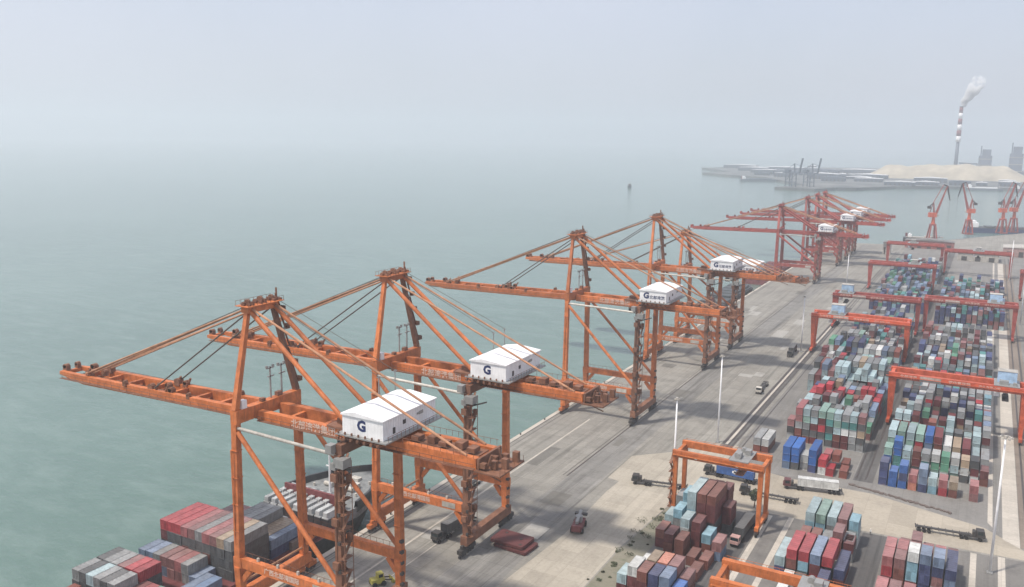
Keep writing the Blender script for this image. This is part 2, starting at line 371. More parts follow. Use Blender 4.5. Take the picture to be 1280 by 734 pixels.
    for x in (-61, -34.5, -31):
        for y in (-3.4, 3.4): cl.beam((x, y, zg + .9), (x + 1.4, y, zg + 3.4), .5, .35)
    cl.build('boom_sheaves', dark, t_)
    # A-frame, apex and stays
    for sy in (-1, 1):
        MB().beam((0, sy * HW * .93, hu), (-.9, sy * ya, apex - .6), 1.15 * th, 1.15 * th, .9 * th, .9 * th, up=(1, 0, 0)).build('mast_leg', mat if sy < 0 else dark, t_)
        MB().tube((-.3, sy * ya, apex - .9), (29.2, sy * 4.4, zg + 2.6), .52 * th, 10, .48 * th).build('backstay', mat, t_)
        MB().tube((-.2, sy * (ya - .2), apex - .4), (back - 2.5, sy * 3.7, zg + 2.3), .25 * th, 8).build('rear_stay', STAY, t_)
        for dx, dy, r in ((-61.5, 0, .26), (-60.0, -.9, .2), (-34.2, .4, .2)):
            zz = apex - (.7 if dx < -50 else 1.8)
            MB().tube((-1.6, sy * (ya - .4 + dy * .4), zz), (dx, sy * 3.4 + sy * dy, zg + 2.4 + dx * .012), r, 8).build('forestay', STAY if dx < -50 else CABLE, t_)
        MB().tube((-1.8, sy * 1.2, apex + .2), (-59, sy * 1.3, zg + 2.6), .11, 6).build('hoist_rope', CABLE, t_)
    ap = MB().box((-.9, 0, apex - .7), (2.3, 9.4, 1.5)).box((-.9, 0, apex + .15), (4.2, 11.2, .16))
    ap.build('apex_beam', mat, t_)
    tp = MB()
    for y, r_ in ((-4.7, .5), (-3.6, .8), (-1.2, .6), (.2, .9), (2.9, .55), (3.7, .8), (4.9, .5)): tp.tube((-1.5 + r_ * .5, y - .3, apex + .3 + r_ * .6), (-1.5 + r_ * .5, y + .3, apex + .3 + r_ * .6), r_, 10).box((.3 - r_ * .4, y + .4, apex + .2 + r_ * .4), (.9, .5, r_ * 1.3))
    for k in range(9): tp.box((-2.9, -5.4 + k * 1.35, apex + .75), (.07, .07, 1.1)).box((1.1, -5.4 + k * 1.35, apex + .75), (.07, .07, 1.1))
    tp.beam((-2.9, -5.4, apex + 1.3), (-2.9, 5.4, apex + 1.3), .07, .07).beam((1.1, -5.4, apex + 1.3), (1.1, 5.4, apex + 1.3), .07, .07).beam((-.9, 5.2, apex), (-.9, 5.2, apex + 3), .12, .5)
    tp.build('apex_sheaves', dark, t_)
    lad = MB()
    for k in range(5):
        f = (k + .5) / 5; y = HW * .93 * (1 - f) + ya * f; z = hu + (apex - hu) * f
        lad.box((.5, y + .9, z), (1.5, 1.3, .12)).box((.5, y + 1.5, z + .55), (1.5, .06, 1.0)).beam((.2, y + 1.1, z), (.2, y - .6, z + 4.2), .5, .15)
    lad.build('mast_ladder', dark, t_)
    for y in (1.6, 5.2):
        MB().beam((-.3, y, hu), (-.3, y, hu + 7.6), .3, .3).box((-.3, y, hu + 7.2), (.3, 2.4, .3)).box((-.3, y + .2, hu + 5.2), (.3, 2.0, .28)).box((-.3, y - 1.0, hu + 7.6), (.4, .5, .5)).box((-.3, y + 1.0, hu + 7.6), (.4, .5, .5)).build('floodlight_mast', GREYS, t_)
    MB().box((.2, -7.6, hu + .95), (1.2, 1.4, 1.9)).build('switch_cabinet', WHITE, t_)
    MB().box((-.2, 4, hu + .5), (1, 1.6, 1)).build('winch', dark, t_); MB().box((.1, -1.5, hu + .4), (.9, 1.2, .8)).build('winch', dark, t_)
    for y in (5.5, 11.5):
        MB().tube((28.5, y, hu - 3), (28.5, y, hu + 8.6), .13, 6).box((28.5, y, hu + 8.3), (.2, 1.3, .15)).build('rope_post', GREYS, t_)
        MB().tube((-.2, y * .5, apex - .3), (28.5, y, hu + 8.4), .07, 5).build('guy_rope', CABLE, t_)
    # trolley and cab under the girder
    TX = 18.0
    tr = MB().span((TX + 4, -4.6, zg + 2.25), (TX + 9.5, 4.6, zg + 2.7)).box((TX + 6.5, -1.5, zg + 3.3), (2.2, 2.5, 1.2)).box((TX + 6.8, 2, zg + 3.2), (1.6, 1.8, 1.0))
    tr.build('trolley', dark, t_)
    cb = MB().box((TX + 6.2, -1.6, zg - 1.9), (2.0, 2.2, 2.2)).box((TX + 6.2, -1.6, zg - .5), (.6, .6, .8)).build('operator_cab', PALE, t_)
    MB().box((TX + 6.2, -2.73, zg - 1.8), (1.6, .06, 1.2)).box((TX + 5.17, -1.6, zg - 1.8), (.06, 1.8, 1.4)).build('window', GLASS, cb)
    hb = MB().box((TX + 7.5, .6, zg - 1.5), (1.4, 5, .6)).box((TX + 7.5, .6, zg - 2.3), (1.9, 6.1, .4)).build('spreader', dark, t_)
    for x, y in ((6.9, -.8), (6.9, 2), (8.1, -.8), (8.1, 2)): MB().tube((TX + x, y, zg - 1.3), (TX + x, y, zg + 2.3), .06, 5).build('hoist_rope', CABLE, hb)
    fs = MB()
    for k in range(22):
        x = 2 + k * 1.25
        for a, b_ in (((0, 0), (.3, -1.1)), ((.3, -1.1), (.7, -1.4)), ((.7, -1.4), (1.0, -1.0)), ((1.0, -1.0), (1.25, 0))): fs.tube((x + a[0], 4.75, zg + .2 + a[1]), (x + b_[0], 4.75, zg + .2 + b_[1]), .06, 4)
    fs.build('festoon_cable', DARK, t_)
    # machinery house
    x0, x1, y0, y1, z0, z1 = 29.8, 40.3, -8.5, 10.3, 48.7 + dz, 52.75 + dz
    h = MB()
    h.prism([(x0, y0), (x1, y0), (x1, y1), (x0, y1)], z0, z1)
    mh = h.build('machinery_house', WHITE, t_)
    xr = x0 + 3.6
    prof = [(x0 - .25, z1 + .0), (x1 + .25, z1 + .0), (x1 + .25, z1 + .22), (xr, z1 + .95), (x0 - .25, z1 + .3)]
    vs = [(x, y0 - .3, z + .002) for x, z in prof] + [(x, y1 + .3, z + .002) for x, z in prof]
    MB().add(vs, [(0, 1, 2, 3, 4), (9, 8, 7, 6, 5), (0, 5, 6, 1), (1, 6, 7, 2), (2, 7, 8, 3), (3, 8, 9, 4), (4, 9, 5, 0)]).build('house_roof', WHITE, mh)
    cor = MB()
    for k in range(22): cor.box((x1 + .03, y0 + .5 + k * .84, (z0 + z1) / 2), (.06, .3, z1 - z0 - .1))
    for k in range(12): cor.box((x0 + .5 + k * .86, y0 - .012, (z0 + z1) / 2), (.06, .024, z1 - z0 - .1))
    cor.build('wall_cladding', WHITE, mh)
    MB().box((x1 + .06, y0 + 7.2, z0 + 2.2), (.14, .9, .9)).build('vent_opening', DARK, mh)
    MB().box((x1 + .06, y0 + 3.6, z0 + 1.3), (.14, .8, 1.3)).build('door', DARK, mh)
    MB().box((x1 + .06, y0 + 12.0, z0 + 2.6), (.14, .5, .4)).box((x1 + .06, y0 + 13.2, z0 + 2.6), (.14, 1.6, .7)).build('vent_opening', GREYS, mh)
    if logo:
        lettering('G', 3.1, NAVY, mh, (x0 + (5.0 if logo == 'G' else 2.6), y0 - .035, z0 + 2.2), FRONT, .02, 'logo', 1, .045)
        if logo != 'G': lettering('北部湾港', 1.5, NAVY, mh, (x0 + 6.9, y0 - .035, z0 + 1.7), FRONT, .02, 'logo')
    pl = MB().span((x0 - 1.2, y0 - .9, z0 - .3), (x1 + 1.4, y1 + .9, z0 - .02))
    pl.build('house_platform', GREYS, t_)
    su = MB()
    for x in (31.2, 38.8): su.span((x - .4, -9, z0 - 1.2), (x + .4, 10, z0 - .32))
    for y in (-3.5, 3.5): su.span((30.8, y - .4, zg + 2.22), (39.6, y + .4, z0 - 1.22))
    su.build('house_support', dark, t_)
    br = MB()
    for k in range(7):
        x = x0 - .6 + k * 1.75
        br.box((x, y0 - .65, z0 + .05), (.3, .3, 1.0)).beam((x, y0 - .8, z0 - .4), (x + .4, y0 + 1.8, z0 - 2.2), .18, .18).box((x, y0 - .9, z0 - .9), (.6, .5, .5))
    br.build('platform_brackets', dark, t_)
    rl = MB()
    for k in range(14): rl.box((x1 + 1.35, y0 + k * 1.45, z0 + .55), (.06, .06, 1.1))
    rl.beam((x1 + 1.35, y0 - .5, z0 + 1.1), (x1 + 1.35, y1 + .5, z0 + 1.1), .07, .07)
    for k in range(12):
        rl.box((x1 + 2 + k * 1.55, 4.6, zg + 2.9), (.06, .06, 1.2)); rl.box((x1 + 2 + k * 1.55, -4.6, zg + 2.9), (.06, .06, 1.2))
    for y in (-4.6, 4.6): rl.beam((x1 + 1.6, y, zg + 3.45), (back, y, zg + 3.45), .07, .07)
    rl.build('handrail', dark, t_)
    cw = MB()
    for k in range(5): cw.box((x1 + 3 + k * 3.4, -.6 + (k % 2), zg + 2.6), (1.8, 2.4, .9 + .5 * (k % 2)))
    cw.span((x1 + 1.5, -2.6, zg + 1.6), (back - 1, 2.6, zg + 1.75))
    cw.build('rear_machinery', dark, t_)
    e = MB().span((back + .1, -5.2, zg - .2), (back + 6.0, 4.8, zg + .1)).box((back + .6, 0, zg + 1.2), (.5, 9, 2.4))
    for k in range(6): e.box((back + 1.6 + (k % 3) * 1.6, -4 + k * 1.5, zg + 1.1), (1.2, 1.1, 1.0 + (k % 3) * .6)); e.box((back + 5.9, -5 + k * 1.9, zg + .7), (.07, .07, 1.2))
    e.tube((back + 2, -3.5, zg), (back + 3.2, -3.5, zg + 3.4), .25, 6).tube((back + 3.2, 1, zg), (back + 2.2, 1, zg + 3.2), .22, 6).beam((back + .2, -4, zg + .2), (back + 5.6, -4, zg - 1.4), .2, .2)
    e.build('end_platform', dark, t_)
    # stair tower on the near landside leg
    st = MB(); n = 12
    for k in range(n):
        z = 5.5 + k * (hu - 9.5) / n; z2 = z + (hu - 9.5) / n; s_ = 1 if k % 2 else -1
        st.span((G + .8, -HW - 1.2, z), (G + 2.2, -HW + 1.6, z + .1)).beam((G + 1.1 + .6 * (k % 2), -HW - s_ * 1.1, z), (G + 1.1 + .6 * (k % 2), -HW + s_ * 1.3, z2), .6, .12)
        st.box((G + 2.2, -HW, z + .6), (.06, 2.8, .08)).box((G + 1.5, -HW - 1.2, z + .6), (1.4, .06, .08))
        if k % 3 == 1: st.box((G - .1, -HW - 1.25, z + 1.6), (1.5, .7, 1.6))
        if k % 4 == 2: st.box((G + 1.6, -HW + 1.4, z + 1.1), (1.0, .9, 1.6))
    for y in (-1.2, 1.6): st.box((G + 2.2, -HW + y, hu / 2), (.12, .12, hu - 11))
    st.build('stair', BROWN, t_)
    MB().box((G + 1.3, -HW - .2, hu - 5.6), (2.6, 2.6, 1.9)).box((G - 1.4, -HW - .5, hu - 3.0), (1.6, 1.8, 1.8)).box((G - .2, -HW - .9, hu - 6.5), (1.3, 1.2, 1.4)).build('lift_machinery', GREYS, t_)
    MB().beam((G + 1.2, -HW, hu - 7.5), (G + 5.4, -HW + .8, hu - 6.0), .35, .35).build('festoon_arm', DARK, t_)
    bx = MB()
    for k in range(5): bx.box((G + 1.0, HW - .6, 6 + k * 2.7), (.8, .9, .7)); bx.box((G + .8, -HW - 1.1, 6.2 + k * 6.4), (.6, .5, .8))
    bx.build('leg_lights', DARK, t_)
    if text:
        lettering('北部湾港集团', 2.15, LETTER, t_, (17.8, -4.29, zg + 1.0), FRONT, .03)
        lettering('广西北部湾国际', 1.5, LETTER, t_, (13.5, -HW - .74, zp), FRONT, .03)
    MB().box((24.7, -HW - .74, zp + .05), (4.2, .08, 1.5)).build('sign', PALE, t_)
    return t_

cr = sts(ORANGE, BROWN)
GQ = 'orange ship-to-shore cranes along the quay'
cranes = [(cr, 130.3, 'large orange quay crane whose boom reaches over the containers on the docked ship'),
          (copy_tree(cr), 180.8, 'large orange quay crane with a dark red hatch cover lying at its feet'),
          ]
for o, y, l in cranes: o.location = (0, y + HW, 0); tag(o, l, 'quay crane', GQ)
c3 = sts(ORANGE, BROWN, logo='GT'); c3.location = (0, 303.4 + HW, 0)
tag(c3, 'orange quay crane with a lettered white machinery house, third along the quay', 'quay crane', GQ)
c4 = copy_tree(c3); c4.location = (0, 398 + HW, 0)
tag(c4, 'orange quay crane, tallest silhouette of the middle pair, fourth along the quay', 'quay crane', GQ)
c5 = sts(ORANGE, BROWN, dz=-7.5, apex=59.5, logo='GT'); c5.location = (0, 445 + HW, 0)
tag(c5, 'shorter orange quay crane tucked close behind a taller one', 'quay crane', GQ)
r1 = sts(REDP, REDP, dz=-8.0, apex=58.5, text=False, logo='GT', th=1.5); r1.location = (0, 690 + HW, 0)
tag(r1, 'faded red quay crane standing first in the distant red cluster, its boom lowest', 'quay crane', 'red ship-to-shore cranes at the far end of the quay')
for y, l in ((800, 'faded red quay crane in the middle of the distant cluster, second red house'), (851, 'faded red quay crane near the end of the quay, third red crane along'), (893, 'faded red quay crane standing last at the far end of the quay')):
    c = copy_tree(r1); c.location = (0, y + HW, 0); tag(c, l, 'quay crane', 'red ship-to-shore cranes at the far end of the quay')

# ------------------------------------------------------------------ yard gantry cranes on rails
def rmg(mat, w_, h_=21.0):
    """origin: left rail, centre; spans +x by w_"""
    t_ = empty('rail_gantry_crane')
    for sy in (-4.6, 4.6):
        MB().span((-1.2, sy - .75, h_ - 2.3), (w_ + 1.2, sy + .75, h_)).build('girder', mat, t_)
        for x in (0, w_):
            MB().beam((x, sy * .62, 1.9), (x, sy, h_ - 2.3), .9, 1.2, 1.7, 2.3, up=(1, 0, 0)).build('leg', mat, t_)
        wk = MB().span((-2, sy * 1.3 - .4, h_ - 1.2), (w_ + 2, sy * 1.3 + .4, h_ - 1.1))
        for k in range(int(w_ / 2.5)): wk.box((k * 2.5, sy * 1.38, h_ - .6), (.07, .07, 1.1))
        wk.beam((-2, sy * 1.38, h_ - .05), (w_ + 2, sy * 1.38, h_ - .05), .08, .08).build('walkway', mat, t_)
    for x in (0, w_):
        MB().span((x - .6, -7.5, 1.2), (x + .6, 7.5, 2.4)).build('sill_beam', mat, t_)
        MB().box((x, 0, h_ - 1.2), (1.2, 7.6, 1.6)).build('end_tie', mat, t_)
        for sy in (-6, 6):
            g = MB().box((x, sy, .95), (.8, 2.6, .6)).build('bogie', DARK, t_)
            MB().wheel((x, sy - .8, .42), .4, .3).wheel((x, sy + .8, .42), .4, .3).build('wheel', DARK, g)
    return t_
def rmg_dress(t_, w_, xh, h_=21.0, text=True):
    q = 4.2 if text else 2.4
    hz = MB().box((xh, 2.2, h_ + .3 + q / 2), (q * 1.5, 4.8, q)).build('trolley_house', SKYBLUE if text else mat_far, t_)
    MB().box((xh, 2.2, h_ + .37 + q), (q * 1.5 + .3, 5.1, .14)).build('house_roof', PALE, hz)
    MB().span((xh - 4.2, -5.4, h_ + .02), (xh + 4.2, 5.4, h_ + .26)).box((xh - 1, -2.8, h_ + 1.0), (3, 2.2, 1.5)).box((xh + 2.6, -3.2, h_ + .8), (1.3, 1.6, 1.1)).build('trolley', GREYS, t_)
    MB().box((xh - 3, -1.5, h_ - 3.6), (1.8, 1.8, 2.2)).build('operator_cab', WHITE, t_)
    MB().box((xh, 0, h_ - 5.5), (2.2, 9, .6)).box((xh, 0, h_ - 4.6), (1.6, 4, .8)).build('spreader', DARK, t_)
    if text:
        lettering('北部湾港', 1.5, LETTER, t_, (w_ * .13, -5.4, h_ - 1.15), FRONT)
        lettering('钦州集装箱', 1.5, LETTER, t_, (w_ * .52, -5.4, h_ - 1.15), FRONT)
        lettering('码头有限公司', 1.2, LETTER, t_, (w_ * .74, -5.4, h_ - 1.25), FRONT)
        MB().box((w_ * .3, -5.4, h_ - 1.15), (7.4, .1, 2.0)).build('sign', PALE, t_)
    return t_
mat_far = GREYS
GR = 'red rail gantry cranes over the container blocks'
for x0, y, w_, xh, mat, l in (
    (116.3, 361, 45.2, 39, REDO, 'bright red-orange gantry crane spanning the block, pale blue house on its beam'),
    (68.5, 466, 44.8, 11, REDO, 'red gantry crane over the middle of the long container block'),
    (68.3, 536, 45.0, 6, REDP, 'red gantry crane standing across the bare gap at the block end'),
    (116.8, 548, 45.0, 35, REDP, 'dull red gantry crane behind the bright one, white trolley house near its end'),
    (69.5, 692, 43.5, 30, REDP, 'faded red gantry crane over the far block beside the quay road'),
    (67.5, 838, 44.0, 20, REDP, 'faded red gantry crane farthest from the cross road'),
    (115.5, 806, 48.0, 24, REDP, 'faded red gantry crane near the flat roofed shed'),
    (168.5, 700, 46.0, 20, REDP, 'faded red gantry crane cut by the edge of the picture')):
    g = rmg(mat, w_); rmg_dress(g, w_, xh, text=y < 600); g.location = (x0, y, 0); tag(g, l, 'gantry crane', GR)

# ------------------------------------------------------------------ rubber-tyred gantry cranes
def rtg(w_=24.6, h_=20.6):
    t_ = empty('tyred_gantry_crane')
    for sy in (-4.6, 4.6):
        MB().span((-.9, sy - .65, h_ - 2.0), (w_ + .9, sy + .65, h_)).build('girder', ORANGE, t_)
        for x in (0, w_):
            MB().beam((x, sy, 2.9), (x, sy, h_ - 2.0), 1.0, 1.1, 1.15, 1.3, up=(1, 0, 0)).build('leg', ORANGE, t_)
    for x in (0, w_):
        MB().span((x - .55, -6.6, 1.9), (x + .55, 6.6, 2.9)).build('sill_beam', ORANGE, t_)
        MB().box((x, 0, h_ - 1.4), (1.0, 7.8, 1.1)).build('end_tie', ORANGE, t_)
        for sy in (-5.2, 5.2):
            g = MB().box((x, sy, 1.5), (.9, 2.6, .7)).build('bogie', BROWN, t_)
            for q in (-.95, .95): MB().wheel((x, sy + q, .8), .78, .6).build('wheel', RUBBER, g)
    MB().box((-.9, -1.5, 3.7), (1.8, 4.2, 2.3)).build('engine_house', ORANGE, t_)
    MB().box((-.2, 3.0, 4.0), (1.2, 2.4, 2.2)).build('electrical_cabinet', PALE, t_)
    st = MB()
    for k in range(6):
        z = 3.2 + k * 2.7; s_ = 1 if k % 2 else -1
        st.box((-1.1, -4.6, z), (1.1, 2.6, .1)).beam((-1.1, -4.6 - s_ * 1.2, z), (-1.1, -4.6 + s_ * 1.2, z + 2.7), .6, .12).box((-1.6, -4.6, z + .6), (.06, 2.6, .08))
    st.build('stair', BROWN, t_)
    xh = w_ * .74
    tr = MB().span((xh - 2.6, -5.2, h_ + .02), (xh + 2.8, 5.2, h_ + .3)).box((xh - .8, -1.6, h_ + 1), (1.8, 2.2, 1.3)).box((xh + 1.2, 1.8, h_ + 1), (1.6, 2.2, 1.3)).tube((xh - .4, -3.6, h_ + 1), (xh - .4, -2.4, h_ + 1), .75, 10).tube((xh - .4, 2.4, h_ + .9), (xh - .4, 3.6, h_ + .9), .75, 10)
    tr.build('trolley', GREYS, t_)
    cb = MB().box((xh - 3.2, 3.4, h_ - 3.2), (1.7, 1.8, 2.0)).build('operator_cab', BROWN, t_)
    MB().box((xh - 3.2, 2.47, h_ - 3.1), (1.3, .06, 1.1)).build('window', GLASS, cb)
    MB().box((xh, 0, h_ - 4.5), (2.2, 6.2, .5)).box((xh, 0, h_ - 3.6), (1.4, 3, .7)).tube((xh - .5, -1.2, h_ - 3.3), (xh - .5, -1.2, h_), .06, 5).tube((xh + .5, 1.2, h_ - 3.3), (xh + .5, 1.2, h_), .06, 5).build('spreader', BROWN, t_)
    wk = MB()
    for sy in (-1, 1):
        wk.span((-.5, sy * 5.75 - .35, h_ - 1.1), (w_ + .5, sy * 5.75 + .35, h_ - 1.0)).beam((-.5, sy * 6.1, h_ + .05), (w_ + .5, sy * 6.1, h_ + .05), .07, .07)
        for k in range(10): wk.box((k * 2.7, sy * 6.1, h_ - .5), (.06, .06, 1.1))
    wk.build('walkway', ORANGE, t_)
    lamp = flat('lamp_glass', (.85, .8, .7), .3)
    for x in (6.2, 18): MB().box((x, -5.35, h_ - 1.3), (.7, .5, .45)).build('floodlight', lamp, t_)
    return t_
g1 = rtg(); g1.location = (70.2, 236, 0); tag(g1, 'orange rubber-tyred yard crane straddling the tall brown container stack', 'yard crane', 'orange rubber-tyred yard cranes')
g2 = copy_tree(g1); g2.location = (100.9, 168.5, 0); tag(g2, 'orange rubber-tyred yard crane cut off by the bottom edge of the picture', 'yard crane', 'orange rubber-tyred yard cranes')

# ------------------------------------------------------------------ lamp masts
def mast(loc, h, l):
    rg = 1.3 if h > 37 else .6
    t_ = empty('lamp_mast', loc)
    MB().tube((0, 0, .3), (0, 0, h), .36, 12, .22).build('pole', WHITE, t_, True)
    MB().box((0, 0, .2), (1.4, 1.4, .4)).build('base', GREYS, t_)
    hd = MB()
    for k in range(12):
        a, c = 2 * math.pi * k / 12, 2 * math.pi * (k + 1) / 12
        hd.beam((rg * math.cos(a), rg * math.sin(a), h - .3), (rg * math.cos(c), rg * math.sin(c), h - .3), .16, .16)
        if k % 3 == 0: hd.beam((0, 0, h - .3), (rg * math.cos(a), rg * math.sin(a), h - .3), .12, .12)
    hd.tube((0, 0, h - .6), (0, 0, h + .1), .4, 10); hd.build('lamp_ring', PALE, t_)
    for k in range(6):
        a = 2 * math.pi * k / 6
        MB().box((rg * 1.15 * math.cos(a), rg * 1.15 * math.sin(a), h - .45), (.22 * rg + .18, .22 * rg + .18, .3), a).build('lamp', PALE, t_)
    tag(t_, l, 'lamp mast', 'tall lamp masts in the port')
for p, h, l in (((67.6, 238.3), 34, 'pale lamp mast beside the small orange yard crane'),
                ((64.1, 300.1), 33, 'slim grey lamp mast at the start of the dark rails'),
                ((63.9, 458.1), 30, 'slim grey lamp mast by the red gantry over the long block'),
                ((152.3, 240.0), 37.3, 'tall white lamp mast standing in the yard in front of the cross road'),
                ((53.7, 690.8), 26, 'small distant lamp mast on the open quay near the red cranes'),
                ((166.8, 600), 38, 'pale lamp mast at the far edge beside the bright gantry'),
                ((163.5, 795), 34, 'faint lamp mast beside the distant flat roofed shed')):
    mast((*p, 0), h, l)

# ------------------------------------------------------------------ containers
PC = {  # name: (albedo, words)
 'white': ((.58, .59, .57), 'white'), 'ice': ((.35, .46, .48), 'pale blue-white'), 'grey': ((.26, .27, .27), 'grey'), 'dgrey': ((.085, .09, .092), 'dark grey'),
 'sky': ((.23, .41, .49), 'light blue'), 'teal': ((.07, .24, .23), 'teal'), 'green': ((.10, .26, .17), 'green'), 'mint': ((.22, .34, .29), 'pale green'),
 'maroon': ((.13, .026, .027), 'maroon'), 'brown': ((.19, .06, .042), 'rusty brown'), 'red': ((.38, .035, .045), 'red'), 'navy': ((.045, .06, .15), 'navy'),
 'blue': ((.035, .13, .40), 'bright blue'), 'steel': ((.16, .22, .32), 'slate blue'), 'salmon': ((.52, .20, .13), 'salmon'), 'mauve': ((.25, .115, .11), 'mauve brown'),
 'tan': ((.33, .25, .17), 'tan'), 'pink': ((.34, .115, .115), 'dusty pink')}
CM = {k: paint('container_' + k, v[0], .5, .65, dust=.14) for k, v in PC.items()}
CW = 2.44
def cont_mesh(L, H=2.59):
    mb = MB(); n = 22 if L > 8 else 12; d = .05
    pts = []; e = .16
    st = (L - 2 * e) / n
    for s_ in (0, 1):                       # right side going +y, left side back
        seg = []
        for k in range(n):
            a = e + k * st
            seg += [(a, 0), (a + st * .3, d), (a + st * .5, d), (a + st * .8, 0)]
        seg.append((L - e, 0))
        if s_ == 0: pts += [(CW / 2 - .02 - q, a) for a, q in seg]
        else: pts += [(-CW / 2 + .02 + q, a) for a, q in reversed(seg)]
    m_ = len(pts); z0, z1 = .14, H - .1
    vs = [(x, y, z0) for x, y in pts] + [(x, y, z1) for x, y in pts]
    fs = [(k, k + 1, m_ + k + 1, m_ + k) for k in range(m_ - 1)] + [(m_ - 1, 0, m_, 2 * m_ - 1)]
    mb.add(vs, fs)
    # roof: shallow transverse ribs
    nr = 11 if L > 8 else 6; rs = (L - .3) / nr
    for k in range(nr):
        y = .15 + k * rs
        mb.add([(-CW / 2 + .1, y, H - .06), (CW / 2 - .1, y, H - .06), (CW / 2 - .1, y + rs * .45, H - .06), (-CW / 2 + .1, y + rs * .45, H - .06),
                (-CW / 2 + .1, y + rs * .55, H - .015), (CW / 2 - .1, y + rs * .55, H - .015), (CW / 2 - .1, y + rs * .9, H - .015), (-CW / 2 + .1, y + rs * .9, H - .015),
                (-CW / 2 + .1, y + rs, H - .06), (CW / 2 - .1, y + rs, H - .06)], [(0, 1, 2, 3), (3, 2, 5, 4), (4, 5, 6, 7), (7, 6, 9, 8)])
    # frame
    for x in (-1, 1):
        for y in (.08, L - .08): mb.box((x * (CW / 2 - .08), y, H / 2), (.16, .16, H))
        mb.span((min(x * CW / 2, x * (CW / 2 - .1)), .16, H - .12), (max(x * CW / 2, x * (CW / 2 - .1)), L - .16, H - .004))
        mb.span((min(x * CW / 2, x * (CW / 2 - .1)), .16, .002), (max(x * CW / 2, x * (CW / 2 - .1)), L - .16, .16))
    for y in (.08, L - .08): mb.span((-CW / 2 + .16, y - .078, H - .14), (CW / 2 - .16, y + .078, H - .006)); mb.span((-CW / 2 + .16, y - .078, .004), (CW / 2 - .16, y + .078, .18))
    # plain far end wall and near bulkhead
    mb.span((-CW / 2 + .16, L - .14, .18), (CW / 2 - .16, L - .1, H - .14)); mb.span((-CW / 2 + .16, .1, .18), (CW / 2 - .16, .14, H - .14))
    return mb
def door_mesh(s_):
    mb = MB().span((min(0, s_ * 1.05) + .01, .04, .19), (max(0, s_ * 1.05) - .01, .095, 2.44))
    for x in (.3, .75): mb.tube((s_ * x, .0, .15), (s_ * x, .0, 2.48), .045, 5)
    for z in (.7, 1.3, 1.9): mb.box((s_ * .52, .025, z), (.95, .03, .06))
    mb.box((s_ * .52, .0, 1.1), (.55, .05, .08))
    return mb
_cm = {}
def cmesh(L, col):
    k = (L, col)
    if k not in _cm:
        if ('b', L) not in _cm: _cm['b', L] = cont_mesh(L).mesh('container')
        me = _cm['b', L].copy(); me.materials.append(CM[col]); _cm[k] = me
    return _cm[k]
def dmesh(s_, col):
    k = ('d', s_, col)
    if k not in _cm:
        if ('db', s_) not in _cm: _cm['db', s_] = door_mesh(s_).mesh('door')
        me = _cm['db', s_].copy(); me.materials.append(CM[col]); _cm[k] = me
    return _cm[k]

C40, C20 = 12.19, 6.06
CONT = []      # x(left), y(front), z, L, colour, block, col, row, tier, ntier
def stack(block, col, row, x, y, L, cols, z0=.03):
    for k, c in enumerate(cols):
        CONT.append(dict(x=x + random.uniform(-.06, .06), y=y + random.uniform(-.12, .12), z=z0 + k * 2.6, L=L, c=c, b=block, col=col, row=row, t=k, n=len(cols)))
# --- block N1, under the small orange crane
N1 = [72.1, 74.85, 77.7, 80.45, 83.2, 86.0]
for k, c in enumerate((['maroon', 'ice'], ['maroon', 'maroon', 'white'], ['brown', 'maroon', 'brown'], ['mauve', 'navy', 'navy'], ['steel', 'steel', 'steel'], ['navy', 'blue'])):
    stack('N1', k, 0, N1[k], 181.4 if k > 1 else 182.6, C20, c)
for k, c in enumerate((None, ['brown', 'white'], ['brown', 'brown', 'tan'], ['maroon', 'brown', 'salmon'], ['navy', 'brown', 'mauve'], ['brown', 'mauve'])):
    if c: stack('N1', k, 1, N1[k], 188.0 if k > 1 else 190, C20, c)
stack('N1', 4, 2, 85.4, 197.2, C20, ['brown'])
for k, x, y, L, c in ((0, 72.0, 210.5, C20, ['maroon', 'brown']), (1, 75.0, 208.8, C20, ['brown', 'maroon']), (2, 78.6, 207.0, C20, ['brown', 'brown']), (3, 82.6, 204.4, C20, ['brown']), (4, 86.0, 204.4, C20, ['brown'])):
    stack('N1', k, 3, x, y, L, c)
for k, x, y, L, c in ((0, 71.2, 220.6, C20, ['steel', 'ice']), (1, 74.0, 219.6, C20, ['grey', 'grey', 'sky']), (2, 77.6, 214.6, C20, ['grey', 'white', 'ice']), (3, 80.9, 214.0, C20, ['maroon', 'maroon', 'maroon']), (4, 84.0, 213.6, C20, ['brown', 'sky']), (5, 87.6, 210.6, C20, ['steel', 'mauve'])):
    stack('N1', k, 4, x, y, L, c)
for k, x, y, L, c in ((0, 71.6, 229.0, C20, ['grey', 'grey', 'grey']), (1, 74.5, 226.0, C20, ['grey', 'sky', 'sky', 'sky']), (2, 77.2, 221.6, C40, ['grey', 'brown', 'sky', 'ice', 'ice']), (3, 80.0, 221.4, C40, ['maroon', 'maroon', 'brown', 'maroon', 'brown']), (4, 82.75, 221.2, C40, ['maroon', 'dgrey', 'maroon', 'maroon', 'brown']), (5, 85.5, 228, C20, ['dgrey', 'maroon', 'maroon'])):
    stack('N1', k, 5, x, y, L, c)
for k, x, c in ((3, 80.2, ['brown', 'brown', 'brown', 'maroon']), (4, 83.0, ['dgrey', 'brown', 'brown', 'maroon'])): stack('N1', k, 6, x, 234.2, C20, c)
